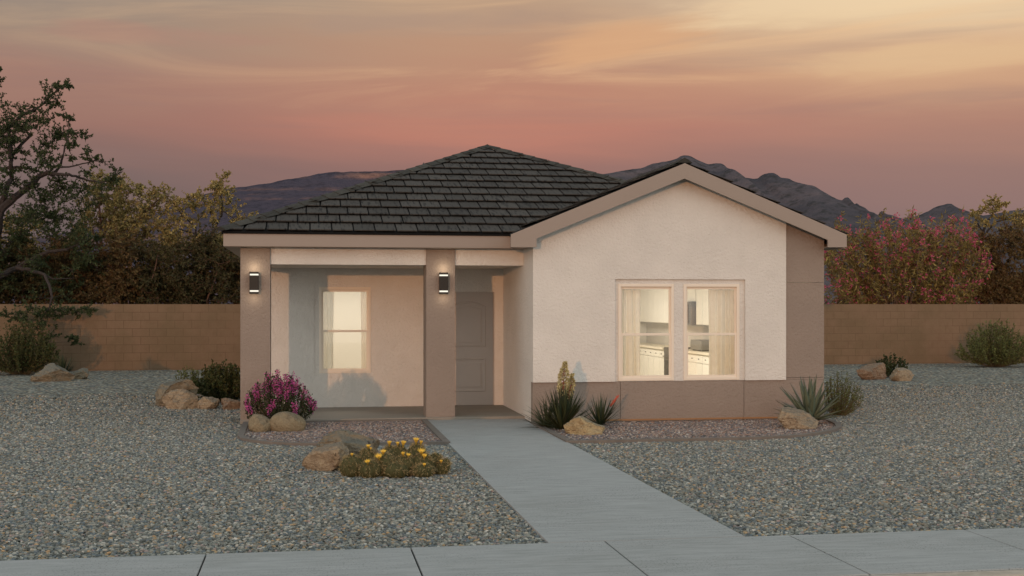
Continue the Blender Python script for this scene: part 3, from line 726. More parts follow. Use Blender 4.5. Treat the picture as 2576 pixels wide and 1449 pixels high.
# ------------------------------------------------------------------ boulders
def rockmat(name, c1, c2, c3, seed):
    def fn(t, oc, c):
        v = t.mapping(oc, (1, 1, 1), (.5 + seed, .4, .3 * seed), (seed * 3.1, seed, 0))
        st = t.noise(t.mapping(v, (3, 3, 16)), 1.0, 7, .68, dist=.6)
        c = t.mix(t.mr(st, .38, .64), c, c2)
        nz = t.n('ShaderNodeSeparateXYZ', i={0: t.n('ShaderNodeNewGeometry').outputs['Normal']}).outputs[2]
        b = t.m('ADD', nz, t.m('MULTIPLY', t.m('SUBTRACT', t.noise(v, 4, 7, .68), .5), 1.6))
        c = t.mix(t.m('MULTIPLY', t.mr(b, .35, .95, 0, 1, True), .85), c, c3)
        fine = t.mr(t.noise(v, 26, 6, .7), .35, .65)
        c = t.mix(t.m('MULTIPLY', fine, .45), c, shade(c1, 1.45))
        cr = t.mr(t.noise(t.mapping(v, (4, 4, 22)), 1.0, 6, .7, dist=1.4), .58, .66)
        return t.mix(t.m('MULTIPLY', cr, .75), c, lin(58, 46, 38))
    return mk(name, c1, .92, fn=fn, bump=[(12, 9, .07), (50, 5, .012)], spec=.15)
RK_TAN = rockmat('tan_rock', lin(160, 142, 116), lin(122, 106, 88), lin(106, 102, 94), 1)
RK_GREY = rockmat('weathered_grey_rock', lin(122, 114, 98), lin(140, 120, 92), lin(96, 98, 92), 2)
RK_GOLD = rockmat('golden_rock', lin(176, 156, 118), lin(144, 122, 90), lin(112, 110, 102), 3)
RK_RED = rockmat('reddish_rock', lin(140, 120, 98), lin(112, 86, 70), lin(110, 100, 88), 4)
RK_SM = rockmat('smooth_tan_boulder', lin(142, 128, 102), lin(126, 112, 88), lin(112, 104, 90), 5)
def boulder(base, w, d, h, mat, seed, label, facets=10, rot=0.0, lump=.22, sharp=True, grp='boulders in the front yard', lean=0.0, sub=5):
    rr = random.Random(seed)
    bm = bmesh.new(); bmesh.ops.create_icosphere(bm, subdivisions=sub, radius=1.0)
    planes = []
    for _ in range(facets):
        n = Vector((rr.uniform(-1, 1), rr.uniform(-1, 1), rr.uniform(-.3, 1))).normalized(); planes.append((n, rr.uniform(.40, .72) if sharp else rr.uniform(.55, .8)))
    off = Vector((seed * 3.7, seed * 1.3, 0)); lay = Vector((rr.uniform(-.4, .4), rr.uniform(-.3, .3), 1)).normalized()
    for v in bm.verts:
        p = v.co.copy()
        p = p * (1 + lump * noise.noise(p * 1.1 + off))
        wob = noise.noise(p * 1.9 + off) * (.07 if sharp else .02)
        for n, k in planes:
            e = p.dot(n) - k - wob
            if e > 0: p = p - n * e * (.97 if sharp else .55)
        if sharp:
            r = noise.fractal(p * 3.1 + off, .9, 2.2, 6); s = p.dot(lay) * 5.5 + noise.noise(p * 2 + off) * .9
            ledge = abs((s % 1.0) - .5) * 2                    # bedding steps
            p = p * (1 + .075 * r + .05 * (ledge ** 3 - .25))
        else:
            p = p * (1 + .02 * noise.fractal(p * 2.6 + off, 1.0, 2.1, 5))
        v.co = p
    co3 = [v.co for v in bm.verts]
    mn = Vector((min(c.x for c in co3), min(c.y for c in co3), min(c.z for c in co3))); mx = Vector((max(c.x for c in co3), max(c.y for c in co3), max(c.z for c in co3)))
    for v in bm.verts:
        f = (v.co.z - mn.z) / (mx.z - mn.z)
        f = (f - .22) / .78                          # the lowest part is bedded in the gravel
        x = ((v.co.x - mn.x) / (mx.x - mn.x) - .5) * w; y = ((v.co.y - mn.y) / (mx.y - mn.y) - .5) * d
        if f < .25: x *= 1 + .05 * (f - .25); y *= 1
        v.co = Vector((x + lean * f * h, y, max(f, -.22) * h))
    me = bpy.data.meshes.new('boulder'); bm.to_mesh(me); bm.free(); me.materials.append(mat)
    for p in me.polygons: p.use_smooth = True
    if sharp:
        try: me.set_sharp_from_angle(angle=R(30))
        except Exception: pass
    o = bpy.data.objects.new('boulder', me); COL.objects.link(o)
    o.location = (base[0], base[1], -.02); o.rotation_euler = (0, 0, rot)
    return tag(o, label, 'boulder', grp)
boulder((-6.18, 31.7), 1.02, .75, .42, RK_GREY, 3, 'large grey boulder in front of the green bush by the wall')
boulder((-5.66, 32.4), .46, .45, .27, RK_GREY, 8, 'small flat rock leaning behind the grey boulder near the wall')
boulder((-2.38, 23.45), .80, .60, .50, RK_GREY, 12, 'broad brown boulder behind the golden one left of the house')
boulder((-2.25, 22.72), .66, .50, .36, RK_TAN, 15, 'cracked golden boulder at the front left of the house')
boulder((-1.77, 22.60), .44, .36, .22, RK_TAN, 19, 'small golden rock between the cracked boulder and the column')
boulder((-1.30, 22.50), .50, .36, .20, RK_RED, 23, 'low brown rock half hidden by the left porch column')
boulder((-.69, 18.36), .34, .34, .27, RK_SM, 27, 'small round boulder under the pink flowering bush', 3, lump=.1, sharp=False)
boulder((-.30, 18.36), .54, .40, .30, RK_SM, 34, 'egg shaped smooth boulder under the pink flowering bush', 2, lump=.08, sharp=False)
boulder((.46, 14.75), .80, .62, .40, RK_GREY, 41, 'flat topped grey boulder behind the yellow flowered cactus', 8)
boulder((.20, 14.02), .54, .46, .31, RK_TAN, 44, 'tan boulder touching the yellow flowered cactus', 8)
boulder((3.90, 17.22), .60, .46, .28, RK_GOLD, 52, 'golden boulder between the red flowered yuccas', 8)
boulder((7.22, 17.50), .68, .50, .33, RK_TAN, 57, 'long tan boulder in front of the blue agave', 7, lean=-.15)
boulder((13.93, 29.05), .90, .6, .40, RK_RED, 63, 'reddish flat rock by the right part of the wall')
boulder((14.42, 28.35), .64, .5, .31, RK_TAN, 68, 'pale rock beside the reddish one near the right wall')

# ------------------------------------------------------------------ foliage
def leafm(name, c, c2, tr=.25, isl=.35): return mk(name, c, .7, island=isl, transl=tr, hue=c2, spec=.2)
L_DARK = leafm('dark_green_leaf', lin(72, 78, 46), lin(50, 62, 38))
L_OLIVE = leafm('olive_leaf', lin(176, 154, 98), lin(112, 102, 58))
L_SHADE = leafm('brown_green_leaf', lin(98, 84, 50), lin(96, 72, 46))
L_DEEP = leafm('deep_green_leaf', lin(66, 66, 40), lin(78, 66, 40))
L_OLEA = leafm('oleander_leaf', lin(152, 136, 78), lin(98, 82, 50), .3, .45)
L_SAGE = leafm('sage_leaf', lin(104, 112, 64), lin(80, 82, 48))
L_BUSH = leafm('bush_leaf', lin(62, 74, 42), lin(84, 78, 44))
L_PINKB = leafm('glossy_dark_leaf', lin(62, 72, 42), lin(44, 56, 34))
BARK = mk('brown_bark', lin(104, 78, 64), .95, var=(14, .3), bump=[(30, 4, .01)])
BARKD = mk('dark_bark', lin(56, 48, 44), .95, var=(14, .3), bump=[(30, 4, .01)])
TWIG = mk('twig', lin(92, 80, 58), .9, var=(20, .2))
PINK = mk('pink_petal', lin(206, 98, 132), .6, island=.3, transl=.25, hue=lin(180, 82, 104))
MAG = mk('magenta_petal', lin(216, 98, 148), .6, island=.3, transl=.25, hue=lin(170, 82, 150))

def rvec(r): 
    while True:
        v = Vector((r.uniform(-1, 1), r.uniform(-1, 1), r.uniform(-1, 1)))
        if .05 < v.length < 1: return v.normalized()
def leaf(b, p, d, l, w, r):
    sd = d.cross(rvec(r))
    if sd.length < .05: sd = d.cross(Vector((0, 0, 1)))
    sd.normalize(); nr = d.cross(sd) * (l * r.uniform(-.12, .12))
    b.raw([p, p + d * l * .45 - sd * w + nr, p + d * l, p + d * l * .45 + sd * w + nr], [(0, 1, 2, 3)])
def bend(r, a, c, k=5, amp=.12):
    L = (c - a).length; o = rvec(r) * L * amp; return [a.lerp(c, i / k) + o * math.sin(math.pi * i / k) + rvec(r) * L * .025 * (0 < i < k) for i in range(k + 1)]

def tree(name, label, cat, base, limbs, clumps, mats, seed, lsize=.085, lw=.30, per=6, leaves=15, tw=.30, grp=None, droop=.0, reach=1.7, loose=1.55):
    """limbs: [(points, r0, r1)], clumps: [(centre, radius)]: each clump hangs on a twig that springs from the nearest limb"""
    r = random.Random(seed); th = thing(name, label, cat, base, grp)
    tb, fb = MB(), MB(); nodes = []
    for pts, r0, r1 in limbs:
        pts = [Vector(p) for p in pts]; fine = []
        for a, c in zip(pts, pts[1:]):
            for q in range(4): fine.append(a.lerp(c, q / 4) + rvec(r) * (a - c).length * .03)
        fine.append(pts[-1]); n = len(fine)
        rad = [r0 + (r1 - r0) * (i / (n - 1)) ** .8 for i in range(n)]
        tb.tube(fine, rad, 7); nodes += list(zip(fine, rad))[2:]
    for c, cr in clumps:
        c = Vector(c); cr = cr * loose
        nd, nr = min(nodes, key=lambda q: (q[0] - c).length + max(0, q[0].z - c.z) * .8)
        path = bend(r, nd, c, 6, .13); k = len(path)
        r0 = min(nr * .6, .008 + .012 * (nd - c).length)
        tb.tube(path, [r0 + (.004 - r0) * i / (k - 1) for i in range(k)], 5)
        nodes += [(p, r0 * .7) for p in path[2:]]
        for _ in range(max(2, int(per * (.6 + cr / .35 * .5)))):
            d = rvec(r); d.z = d.z * .75 + .15 - droop; st = path[-1].lerp(path[-2], r.random() * .9)
            e = st + d.normalized() * cr * r.uniform(.5, 1.12)
            sp = bend(r, st, e, 3, .16); tb.tube(sp, [.0045, .0038, .003, .0022], 3, cap=False)
            for i in range(leaves):
                f = r.random() ** .7; s = f * 3; j = min(int(s), 2); p = sp[j].lerp(sp[j + 1], s - j)
                ld = (rvec(r) + d.normalized() * .5 + Vector((0, 0, -droop))).normalized()
                l = lsize * r.uniform(.6, 1.3); leaf(fb, p, ld, l, l * lw, r)
    tb.build('trunk', mats[0], th); fb.build('crown', mats[1], th)
    return th
def blob(cx, cy, rx, ry, Y, n, r, cr=(.22, .38), dy=1.0, power=.5):
    out = []
    for _ in range(n):
        a = r.uniform(0, 6.283); q = r.random() ** power
        out.append((at(cx + rx * q * math.cos(a), cy + ry * q * math.sin(a), Y + r.uniform(-dy, dy)), r.uniform(*cr)))
    return out
def pp(pts, Y, r=None, dy=.25): return [at(x, y, Y + (r.uniform(-dy, dy) if r else 0)) for x, y in pts]

r = random.Random(21)
Yt = 38.0
limbs = [(pp([(-72, 918), (-45, 800), (-22, 700), (-14, 600), (0, 530)], Yt, r), .24, .13),
         (pp([(0, 530), (37, 497), (74, 470), (99, 443), (121, 434), (133, 440)], Yt - .3, r), .12, .06),
         (pp([(133, 440), (153, 416), (158, 391), (170, 347), (175, 297)], Yt - .4, r), .05, .012),
         (pp([(133, 438), (173, 439), (210, 450), (247, 458), (277, 455), (300, 436)], Yt - .5, r), .05, .012),
         (pp([(150, 422), (197, 415), (235, 404), (267, 406)], Yt - .5, r), .03, .01),
         (pp([(0, 530), (7, 507), (15, 475), (30, 446), (27, 413), (30, 391), (49, 367), (81, 337)], Yt + .2, r), .10, .04),
         (pp([(27, 400), (22, 322), (54, 290), (91, 275), (123, 248), (148, 223), (173, 216)], Yt + .1, r), .06, .01),
         (pp([(-30, 440), (0, 426), (25, 421), (62, 421), (99, 431)], Yt + .5, r), .07, .03),
         (pp([(-20, 640), (-40, 400), (-50, 250), (-20, 190)], Yt + .4, r), .10, .02),
         (pp([(-22, 702), (0, 695), (49, 670), (99, 643), (123, 633), (170, 628)], Yt - .6, r), .11, .04),
         ([at(40, 674, 37.3), at(75, 679, 37.0), at(111, 692, 36.6), at(126, 725, 36.2), at(131, 747, 36.0), at(124, 775, 35.9), at(104, 800, 35.85), at(106, 850, 35.8)], .06, .014),
         (pp([(111, 692), (133, 701), (185, 700)], 36.7, r), .035, .01)]
cl = [(20, 300, 1), (45, 292, 1), (60, 285, .9), (90, 268, .8), (112, 246, .8), (130, 228, .7), (142, 212, .45), (150, 222, .5), (168, 214, .5), (178, 216, .4), (128, 262, .8), (140, 255, .6), (30, 340, 1), (12, 330, 1), (70, 320, 1.1), (100, 305, 1), (125, 300, 1), (150, 330, .9), (138, 345, .8), (172, 330, .5), (200, 333, .5), (214, 338, .4), (160, 290, .6), (172, 300, .4), (20, 380, 1), (60, 385, .8), (95, 385, .7), (120, 370, .8), (175, 372, .6), (192, 362, .6), (182, 395, .5), (218, 383, .5), (222, 398, .5), (240, 402, .5), (262, 405, .6), (15, 430, .8), (50, 430, .8), (80, 455, .8), (100, 415, .8), (40, 468, .8), (150, 460, .8), (140, 480, .9), (170, 475, 1), (190, 470, .9), (215, 480, 1), (250, 475, .9), (275, 460, .7), (297, 434, .5), (286, 447, .6), (130, 500, 1), (160, 510, 1), (185, 500, 1), (110, 520, 1), (60, 520, .9), (20, 550, .9), (100, 560, 1), (150, 550, 1.1), (200, 530, 1.1), (230, 515, 1), (220, 428, .6), (4, 205, .5), (-8, 180, .5), (-20, 230, .9), (-25, 300, 1), (5, 265, .7), (5, 360, .9), (-20, 400, 1)]
clumps = [(at(x + r.uniform(-3, 3), y + r.uniform(-3, 3), Yt + r.uniform(-.9, .6)), .34 * k) for x, y, k in cl]
clumps += blob(90, 640, 165, 115, Yt - .3, 62, r) + blob(70, 400, 120, 110, Yt + .2, 34, r, (.20, .30))
clumps += [(at(x, y, 35.85 + r.uniform(-.2, .2)), .26 * k) for x, y, k in [(40, 805, .9), (66, 796, 1), (95, 790, 1.1), (130, 783, 1), (160, 792, .8), (190, 785, .7), (105, 822, 1), (112, 848, 1.1), (98, 872, .9), (14, 790, .7), (122, 800, 1), (150, 775, .9), (75, 775, 1), (232, 786, .5), (222, 772, .6), (205, 860, .5), (180, 850, .5)]]
def V0(p): return Vector((p.x, p.y, 0))
tree('mesquite_tree', 'tall dark green tree with thick limbs hanging over the left wall', 'tree', V0(at(-72, 765, Yt)), limbs, clumps, [BARKD, L_DARK], 5, .078, .28, 8, 19)

def small_tree(label, px, Y, limbs, clumps, mats, seed, **kw):
    rr = random.Random(seed)
    L = [(pp(l, Y, rr, .2), a, c) for l, a, c in limbs]
    C = [(at(x + rr.uniform(-3, 3), y + rr.uniform(-3, 3), Y + rr.uniform(-.7, .7)), .30 * k) for x, y, k in clumps]
    return tree('desert_tree', label, 'tree', V0(at(px, 765, Y)), L, C, mats, seed, grp='trees behind the block wall', **kw)
rr = random.Random(77)
def fill(cx, cy, rx, ry, n, k=(.8, 1.2)):
    o = []
    for _ in range(n):
        a = rr.uniform(0, 6.283); q = rr.random() ** .5; o.append((cx + rx * q * math.cos(a), cy + ry * q * math.sin(a), rr.uniform(*k)))
    return o
small_tree('olive leaved tree next to the tall dark tree on the left', 262, 40.0,
    [([(268, 905), (264, 770), (258, 650), (252, 560), (250, 480)], .12, .02), ([(258, 640), (225, 560), (210, 510)], .05, .012), ([(256, 600), (285, 540), (300, 500)], .05, .012)],
    [(250, 445, .8), (238, 452, .7), (262, 455, .8), (275, 470, .9), (245, 470, 1), (228, 478, .9), (288, 460, .6), (295, 480, .9), (262, 490, 1), (300, 505, .9), (220, 500, .9), (280, 510, 1), (245, 520, 1)] + fill(262, 570, 75, 70, 34), [BARK, L_OLIVE], 31, lsize=.075, per=9, leaves=21)
small_tree('olive leaved tree with a forked trunk midway between tall tree and house', 330, 40.6,
    [([(330, 905), (328, 726), (321, 627), (311, 590), (308, 540), (309, 491)], .11, .015), ([(318, 610), (336, 562), (368, 535), (397, 503), (420, 493)], .05, .012), ([(324, 680), (350, 610), (390, 570), (420, 550)], .05, .012)],
    [(308, 448, .6), (303, 462, .8), (318, 470, .9), (330, 482, .8), (296, 480, .8), (345, 476, .6), (360, 470, .6), (352, 492, .9), (375, 500, .9), (390, 482, .7), (402, 476, .6), (410, 490, .8), (424, 497, .7), (430, 510, .6), (330, 510, 1), (360, 522, 1), (395, 520, 1), (415, 530, .9), (305, 510, 1)] + fill(360, 585, 85, 55, 34), [BARK, L_OLIVE], 32, lsize=.075, per=9, leaves=21)
small_tree('sparse olive tree whose top stands left of the roof eave', 520, 39.4,
    [([(512, 900), (512, 760), (512, 640)], .10, .07), ([(512, 640), (494, 597), (493, 572), (459, 543), (434, 508)], .05, .01), ([(514, 640), (533, 587), (558, 543), (558, 503), (552, 479), (560, 454)], .055, .01), ([(543, 560), (521, 518), (505, 498)], .025, .008), ([(560, 530), (587, 548), (600, 540)], .022, .008), ([(494, 590), (460, 580), (430, 570)], .03, .008)],
    [(552, 456, .7), (566, 450, .6), (543, 466, .7), (556, 478, .8), (536, 477, .6), (574, 486, .8), (562, 494, .8), (500, 488, .6), (488, 494, .6), (512, 502, .6), (534, 516, .8), (546, 508, .8), (582, 510, .7), (500, 520, .7), (592, 525, .7), (522, 535, .8), (560, 530, .8), (470, 500, .7), (454, 507, .6), (480, 520, .8), (460, 530, .8), (438, 517, .7), (447, 555, .9), (540, 560, .8), (580, 560, .8), (602, 556, .8), (622, 550, .7), (640, 546, .6), (498, 552, .8), (470, 565, .9), (420, 560, .9), (430, 590, 1), (460, 600, 1), (500, 600, .8), (560, 590, .9), (590, 590, .9)] + fill(510, 625, 100, 30, 26), [BARKD, L_OLIVE], 33, lsize=.075, per=9, leaves=20)
small_tree('thin olive tree showing through the crown of the tall tree', 40, 41.0,
    [([(45, 900), (42, 760), (38, 640), (45, 560)], .10, .02)],
    fill(55, 640, 130, 90, 46), [BARK, L_OLIVE], 34, lsize=.075, per=9, leaves=20)
small_tree('yellow green tree rising above the dark bush at the right edge', 2480, 39.6,
    [([(2470, 905), (2470, 700), (2471, 595), (2480, 562), (2495, 542), (2500, 512)], .09, .012), ([(2472, 600), (2500, 560), (2540, 550), (2576, 540)], .04, .01), ([(2475, 590), (2455, 550), (2445, 530)], .03, .01)],
    [(2498, 500, .6), (2508, 512, .8), (2488, 515, .8), (2515, 524, .8), (2475, 528, .8), (2530, 518, .6), (2460, 532, .7), (2448, 535, .6), (2500, 535, .9), (2525, 545, .8), (2545, 548, .8), (2560, 540, .8), (2576, 535, .8), (2590, 540, .9), (2575, 558, .9), (2470, 555, .8), (2490, 570, .9), (2550, 565, .9), (2600, 560, 1), (2445, 570, .8)], [BARKD, L_OLIVE], 35, lsize=.075, per=9, leaves=20)

def shrub(label, cx, cy, rx, ry, Y, n, mat, seed, name='dense_shrub', group='shrubs behind the block wall', lsize=.085, leaves=24, per=10, cr=(.30, .48)):
    q = random.Random(seed); L = []
    bx = V0(at(cx, 765, Y))
    for k in range(6):
        a = q.uniform(-1, 1)
        tip = at(cx + rx * a * .8, cy - ry * q.uniform(0, .6), Y + q.uniform(-.6, .6))
        L.append((bend(q, bx + Vector((a * .2, q.uniform(-.1, .1), 0)), tip, 5, .08), .05, .012))
    C = blob(cx, cy, rx, ry, Y, n, q, cr, .9, .55) + blob(cx, 735, rx, 32, Y - .4, n // 3, q, cr, .5, .5)
    return tree(name, label, 'shrub', bx, L, C, [BARK, mat], seed, lsize=lsize, per=per, leaves=leaves, grp=group)
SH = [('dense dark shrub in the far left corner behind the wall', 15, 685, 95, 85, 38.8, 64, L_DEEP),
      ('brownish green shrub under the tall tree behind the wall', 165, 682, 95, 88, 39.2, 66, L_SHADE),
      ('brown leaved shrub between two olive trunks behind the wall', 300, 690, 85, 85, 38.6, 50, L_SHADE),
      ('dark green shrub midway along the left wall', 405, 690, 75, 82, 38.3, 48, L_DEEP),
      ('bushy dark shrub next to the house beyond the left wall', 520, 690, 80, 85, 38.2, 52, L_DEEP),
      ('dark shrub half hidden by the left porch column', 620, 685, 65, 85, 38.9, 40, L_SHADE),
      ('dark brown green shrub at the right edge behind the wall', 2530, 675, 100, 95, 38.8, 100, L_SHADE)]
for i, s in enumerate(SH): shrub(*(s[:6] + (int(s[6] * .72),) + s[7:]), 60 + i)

# oleander in flower
q = random.Random(91); Yo = 38.0; bx = V0(at(2275, 765, Yo))
ol = thing('oleander_bush', 'big oleander bush with pink flowers behind the right wall', 'bush', bx)
sb, lb, pb = MB(), MB(), MB()
for i in range(270):
    a = q.uniform(-1, 1); spray = i < 46
    px = 2282 + 212 * a; top = 556 + 70 * abs(a) ** 2.4 + 16 * math.sin(px * .041) + 12 * math.sin(px * .097 + 1)
    py = top - q.uniform(4, 34) if spray else top + (770 - top) * (q.random() ** 1.15 if i > 90 else q.random() * .15)
    tip = at(px, py + q.uniform(-8, 8), Yo + q.uniform(-1.2, 1.0))
    st = bx + Vector((q.uniform(-.5, .5) + a * .8, q.uniform(-.3, .3), q.uniform(0, .6)))
    path = bend(q, st, tip, 6, .1); path = [p + Vector((0, 0, .25 * math.sin(math.pi * k / 6))) for k, p in enumerate(path)]
    sb.tube(path, [.016, .014, .012, .010, .008, .006, .004], 4, cap=False)
    up = (path[-1] - path[-3]).normalized()
    for _ in range(50 if spray else 85):
        s = 6 * (1 - .5 * q.random() ** 1.2); j = min(int(s), 5); p = path[j].lerp(path[j + 1], s - j)
        d = (rvec(q) + up * .55 + Vector((0, 0, -.35))).normalized(); p = p + rvec(q) * q.uniform(0, .08 if spray else .22)
        l = q.uniform(.12, .22); leaf(lb, p, d, l, l * .11, q)
    if q.random() < (.35 if spray else .9):
        for _ in range(q.randint(7, 14)):
            c = path[q.choice((-1, -1, -2))] + rvec(q) * q.uniform(.02, .2); ax = (Vector((0, -1, .3)) + rvec(q)).normalized()
            for m in range(5):
                d = (rvec(q) + ax * .6).normalized(); leaf(pb, c, d, q.uniform(.045, .08), .016, q)
sb.build('stems', BARK, ol); lb.build('foliage', L_OLEA, ol); pb.build('blossoms', PINK, ol)['kind'] = 'stuff'

# ------------------------------------------------------------------ yard plants
def stem_bush(name, label, cat, base, w, h, n, leaf_mat, seed, lsize=.04, lw=.3, leaves=40, spread=1.0, lean=0.0, blossoms=None, start=.2, dep=None, curve=.25, jit=.03, grp=None, hv=.80):
    q = random.Random(seed); base = Vector(base); th = thing(name, label, cat, base, grp); sb, lb, pb = MB(), MB(), MB(); dep = dep or w
    for i in range(n):
        a = q.uniform(0, 6.283); f = q.random() ** .55
        dx, dy = math.cos(a) * f * w / 2, math.sin(a) * f * dep / 2
        hh = h * math.sqrt(max(.10, 1 - (f * .93) ** 2)) * q.uniform(hv, 1.04)
        st = base + Vector((dx * .22, dy * .22, -.02)); tip = base + Vector((dx * spread + lean * hh, dy * spread, hh))
        mid = st.lerp(tip, .5) + Vector((dx * curve, dy * curve, hh * .05 - .1 * curve * hh))
        path = [st, st.lerp(mid, .55) + rvec(q) * .01, mid, mid.lerp(tip, .5) + rvec(q) * .012, tip]
        sb.tube(path, [.006, .005, .004, .003, .002], 3, cap=False)
        for _ in range(leaves):
            s = (start + (1 - start) * q.random()) * 4; j = min(int(s), 3); p = path[j].lerp(path[j + 1], s - j) + rvec(q) * q.uniform(0, jit)
            d = (rvec(q) + (path[j + 1] - path[j]).normalized() * .7).normalized(); l = lsize * q.uniform(.6, 1.3); leaf(lb, p, d, l, l * lw, q)
        if blossoms and q.random() < blossoms[1]:
            for _ in range(blossoms[2]):
                s = 4 * (1 - blossoms[3] * q.random()); j = min(int(s), 3); p = path[j].lerp(path[j + 1], s - j) + rvec(q) * .034
                ax = rvec(q); 
                for m in range(3):
                    d = (rvec(q) + ax).normalized(); leaf(pb, p, d, q.uniform(.016, .026), .008, q)
    sb.build('stems', TWIG, th); lb.build('foliage', leaf_mat, th)
    if blossoms: pb.build('blossoms', blossoms[0], th)['kind'] = 'stuff'
    return th
stem_bush('flowering_bush', 'round bush covered in magenta flowers against the left column', 'bush', (-.42, 18.95, 0), 1.12, .86, 150, L_PINKB, 1, .032, .34, 46, blossoms=(MAG, .60, 26, .30), dep=.8, start=.12)
stem_bush('green_bush', 'leafy dark green bush behind the boulders left of the house', 'bush', (-1.62, 24.2, 0), 1.35, .76, 150, L_BUSH, 2, .055, .34, 42, dep=.8, start=.1)
stem_bush('wispy_bush', 'thin wispy green bush rising left of the leafy dark one', 'bush', (-2.25, 24.6, 0), .75, .66, 42, L_SAGE, 3, .036, .3, 34, dep=.5, start=.3)
stem_bush('green_bush', 'tall grassy green bush at the foot of the left wall', 'bush', (-7.55, 34.6, 0), 2.1, 1.5, 230, L_BUSH, 4, .07, .26, 46, start=.1, dep=1.4, hv=.58)
stem_bush('green_bush', 'large sage green bush by the right part of the wall', 'bush', (20.35, 34.1, 0), 2.3, 1.42, 240, L_SAGE, 5, .065, .26, 46, start=.1, dep=1.4, hv=.55, spread=1.08)
stem_bush('wispy_bush', 'airy green bush beside the right corner of the house', 'bush', (8.78, 19.45, 0), .86, .72, 90, L_SAGE, 6, .026, .3, 46, start=.08, dep=.6, lean=.06)
stem_bush('green_bush', 'small dark bush behind the reddish rocks on the right', 'bush', (14.75, 29.6, 0), 1.0, .56, 60, L_PINKB, 7, .055, .34, 30, start=.2, dep=.6)

YUCM = mk('yucca_leaf', lin(48, 58, 36), .55, island=.3, hue=lin(64, 66, 40), spec=.35)
YUCF = mk('cream_bell', lin(224, 212, 168), .6, island=.25, transl=.3, hue=lin(168, 156, 100))
REDF = mk('red_bud', lin(178, 74, 54), .6, island=.25, hue=lin(206, 104, 78))
AGAM = mk('agave_leaf', lin(112, 122, 102), .55, island=.22, hue=lin(98, 104, 78), spec=.3)
def blade(b, base, d, L, w, sag, q, k=6, fold=.35):
    pts = []; d = d.normalized(); side = d.cross(Vector((0, 0, 1)))
    if side.length < .1: side = Vector((1, 0, 0))
    side.normalize()
    for i in range(k + 1):
        f = i / k; pts.append(base + d * L * f + Vector((0, 0, -sag * L * f * f)))
    wid = [w * x for x in ([.55, .9, 1.0, .9, .7, .4, .03] if k == 6 else [1] * (k + 1))]
    b.strip(pts, wid, side, fold=fold)
def rosette(b, base, n, L, w, q, emin=8, emax=88, sag=.12):
    for i in range(n):
        a = q.uniform(0, 6.283); e = R(emin + (emax - emin) * (i + q.random()) / n)
        d = Vector((math.cos(a) * math.cos(e), math.sin(a) * math.cos(e), math.sin(e)))
        blade(b, base + Vector((d.x * .02, d.y * .02, 0)), d, L * q.uniform(.78, 1.08), w, sag * math.cos(e) * q.uniform(.3, 1.2), q)
def spike(base, tip, th, q, wmax, n, mats, red):
    sb = MB(); path = bend(q, Vector(base), Vector(tip), 6, .02); sb.cur = 0
    sb.tube(path, [.010, .010, .009, .008, .006, .005, .003], 6)
    fb = MB(); H = (Vector(tip) - Vector(base))
    for i in range(n):
        f = .30 + .70 * (i + q.random()) / n; s = f * 6; j = min(int(s), 5); p = path[j].lerp(path[j + 1], s - j)
        wr = wmax * (math.sin(math.pi * min(1, (f - .28) / .72 * .86 + .16)) * .9 + .1)
        a = q.uniform(0, 6.283); d = Vector((math.cos(a), math.sin(a), q.uniform(-.1, .7))).normalized()
        c = p + d * wr * q.uniform(.4, 1); l = q.uniform(.026, .042)
        leaf(fb, c, (d + Vector((0, 0, q.uniform(-.9, .6)))).normalized(), l, l * .34, q); leaf(fb, c, (d + rvec(q) * .7).normalized(), l, l * .34, q)
        if q.random() < .4: sb.tube([p, c], [.002, .0015], 3, cap=False)
    s_o = sb.build('flower_stalk', mats[0], th); fb.build('blossoms', mats[1], s_o)['kind'] = 'stuff'
q = random.Random(8)
STK = mk('flower_stalk', lin(136, 76, 52), .7, var=(9, .2))
ya = thing('yucca_plant', 'tall yucca with two cream flower spikes against the wall', 'yucca', (3.70, 17.86, 0), 'yuccas beside the walkway')
b = MB(); rosette(b, Vector((3.70, 17.86, 0)), 100, .66, .016, q, 10, 90, .10); rosette(b, Vector((3.80, 17.98, .10)), 46, .56, .016, q, 25, 90, .08); b.build('leaves', YUCM, ya)
spike((3.70, 17.88, .30), at(1422, 911, 17.88), ya, q, .085, 420, [STK, YUCF], 1)
spike((3.80, 17.98, .30), at(1441, 941, 17.98), ya, q, .060, 300, [STK, YUCF], 1)
yb = thing('yucca_plant', 'small yucca leaning over the edge of the walkway', 'yucca', (3.53, 18.12, 0), 'yuccas beside the walkway')
b = MB(); rosette(b, Vector((3.53, 18.12, 0)), 64, .48, .013, q, 6, 85, .16); b.build('leaves', YUCM, yb)
yc = thing('yucca_plant', 'small yucca with one red flower bud behind the golden boulder', 'yucca', (4.33, 18.05, 0), 'yuccas beside the walkway')
b = MB(); rosette(b, Vector((4.33, 18.05, .02)), 60, .50, .013, q, 8, 85, .12)
for i in range(18):
    d = (Vector((.52, -.05, .85)) + rvec(q) * .22).normalized(); blade(b, Vector((4.33, 18.05, .02)), d, .5 * q.uniform(.8, 1.05), .011, .02, q)
b.build('leaves', YUCM, yc)
a0, a1 = at(1535, 1022, 18.05), at(1556, 995, 18.05)
b = MB(); b.tube([a0, a0.lerp(a1, .35), a0.lerp(a1, .75), a1], [.010, .017, .014, .004], 8)
for i in range(70):
    f = q.random(); p = a0.lerp(a1, f); leaf(b, p + rvec(q) * .012, ((a1 - a0).normalized() + rvec(q) * .7).normalized(), .03, .006, q)
b.build('flower_bud', REDF, yc)
tu = thing('grass_tuft', 'small dark grass tuft behind the grey boulder', 'grass', (-6.35, 32.35, 0))
b = MB(); rosette(b, Vector((-6.10, 32.5, 0)), 70, .62, .014, q, 35, 90, .15); b.build('leaves', YUCM, tu)
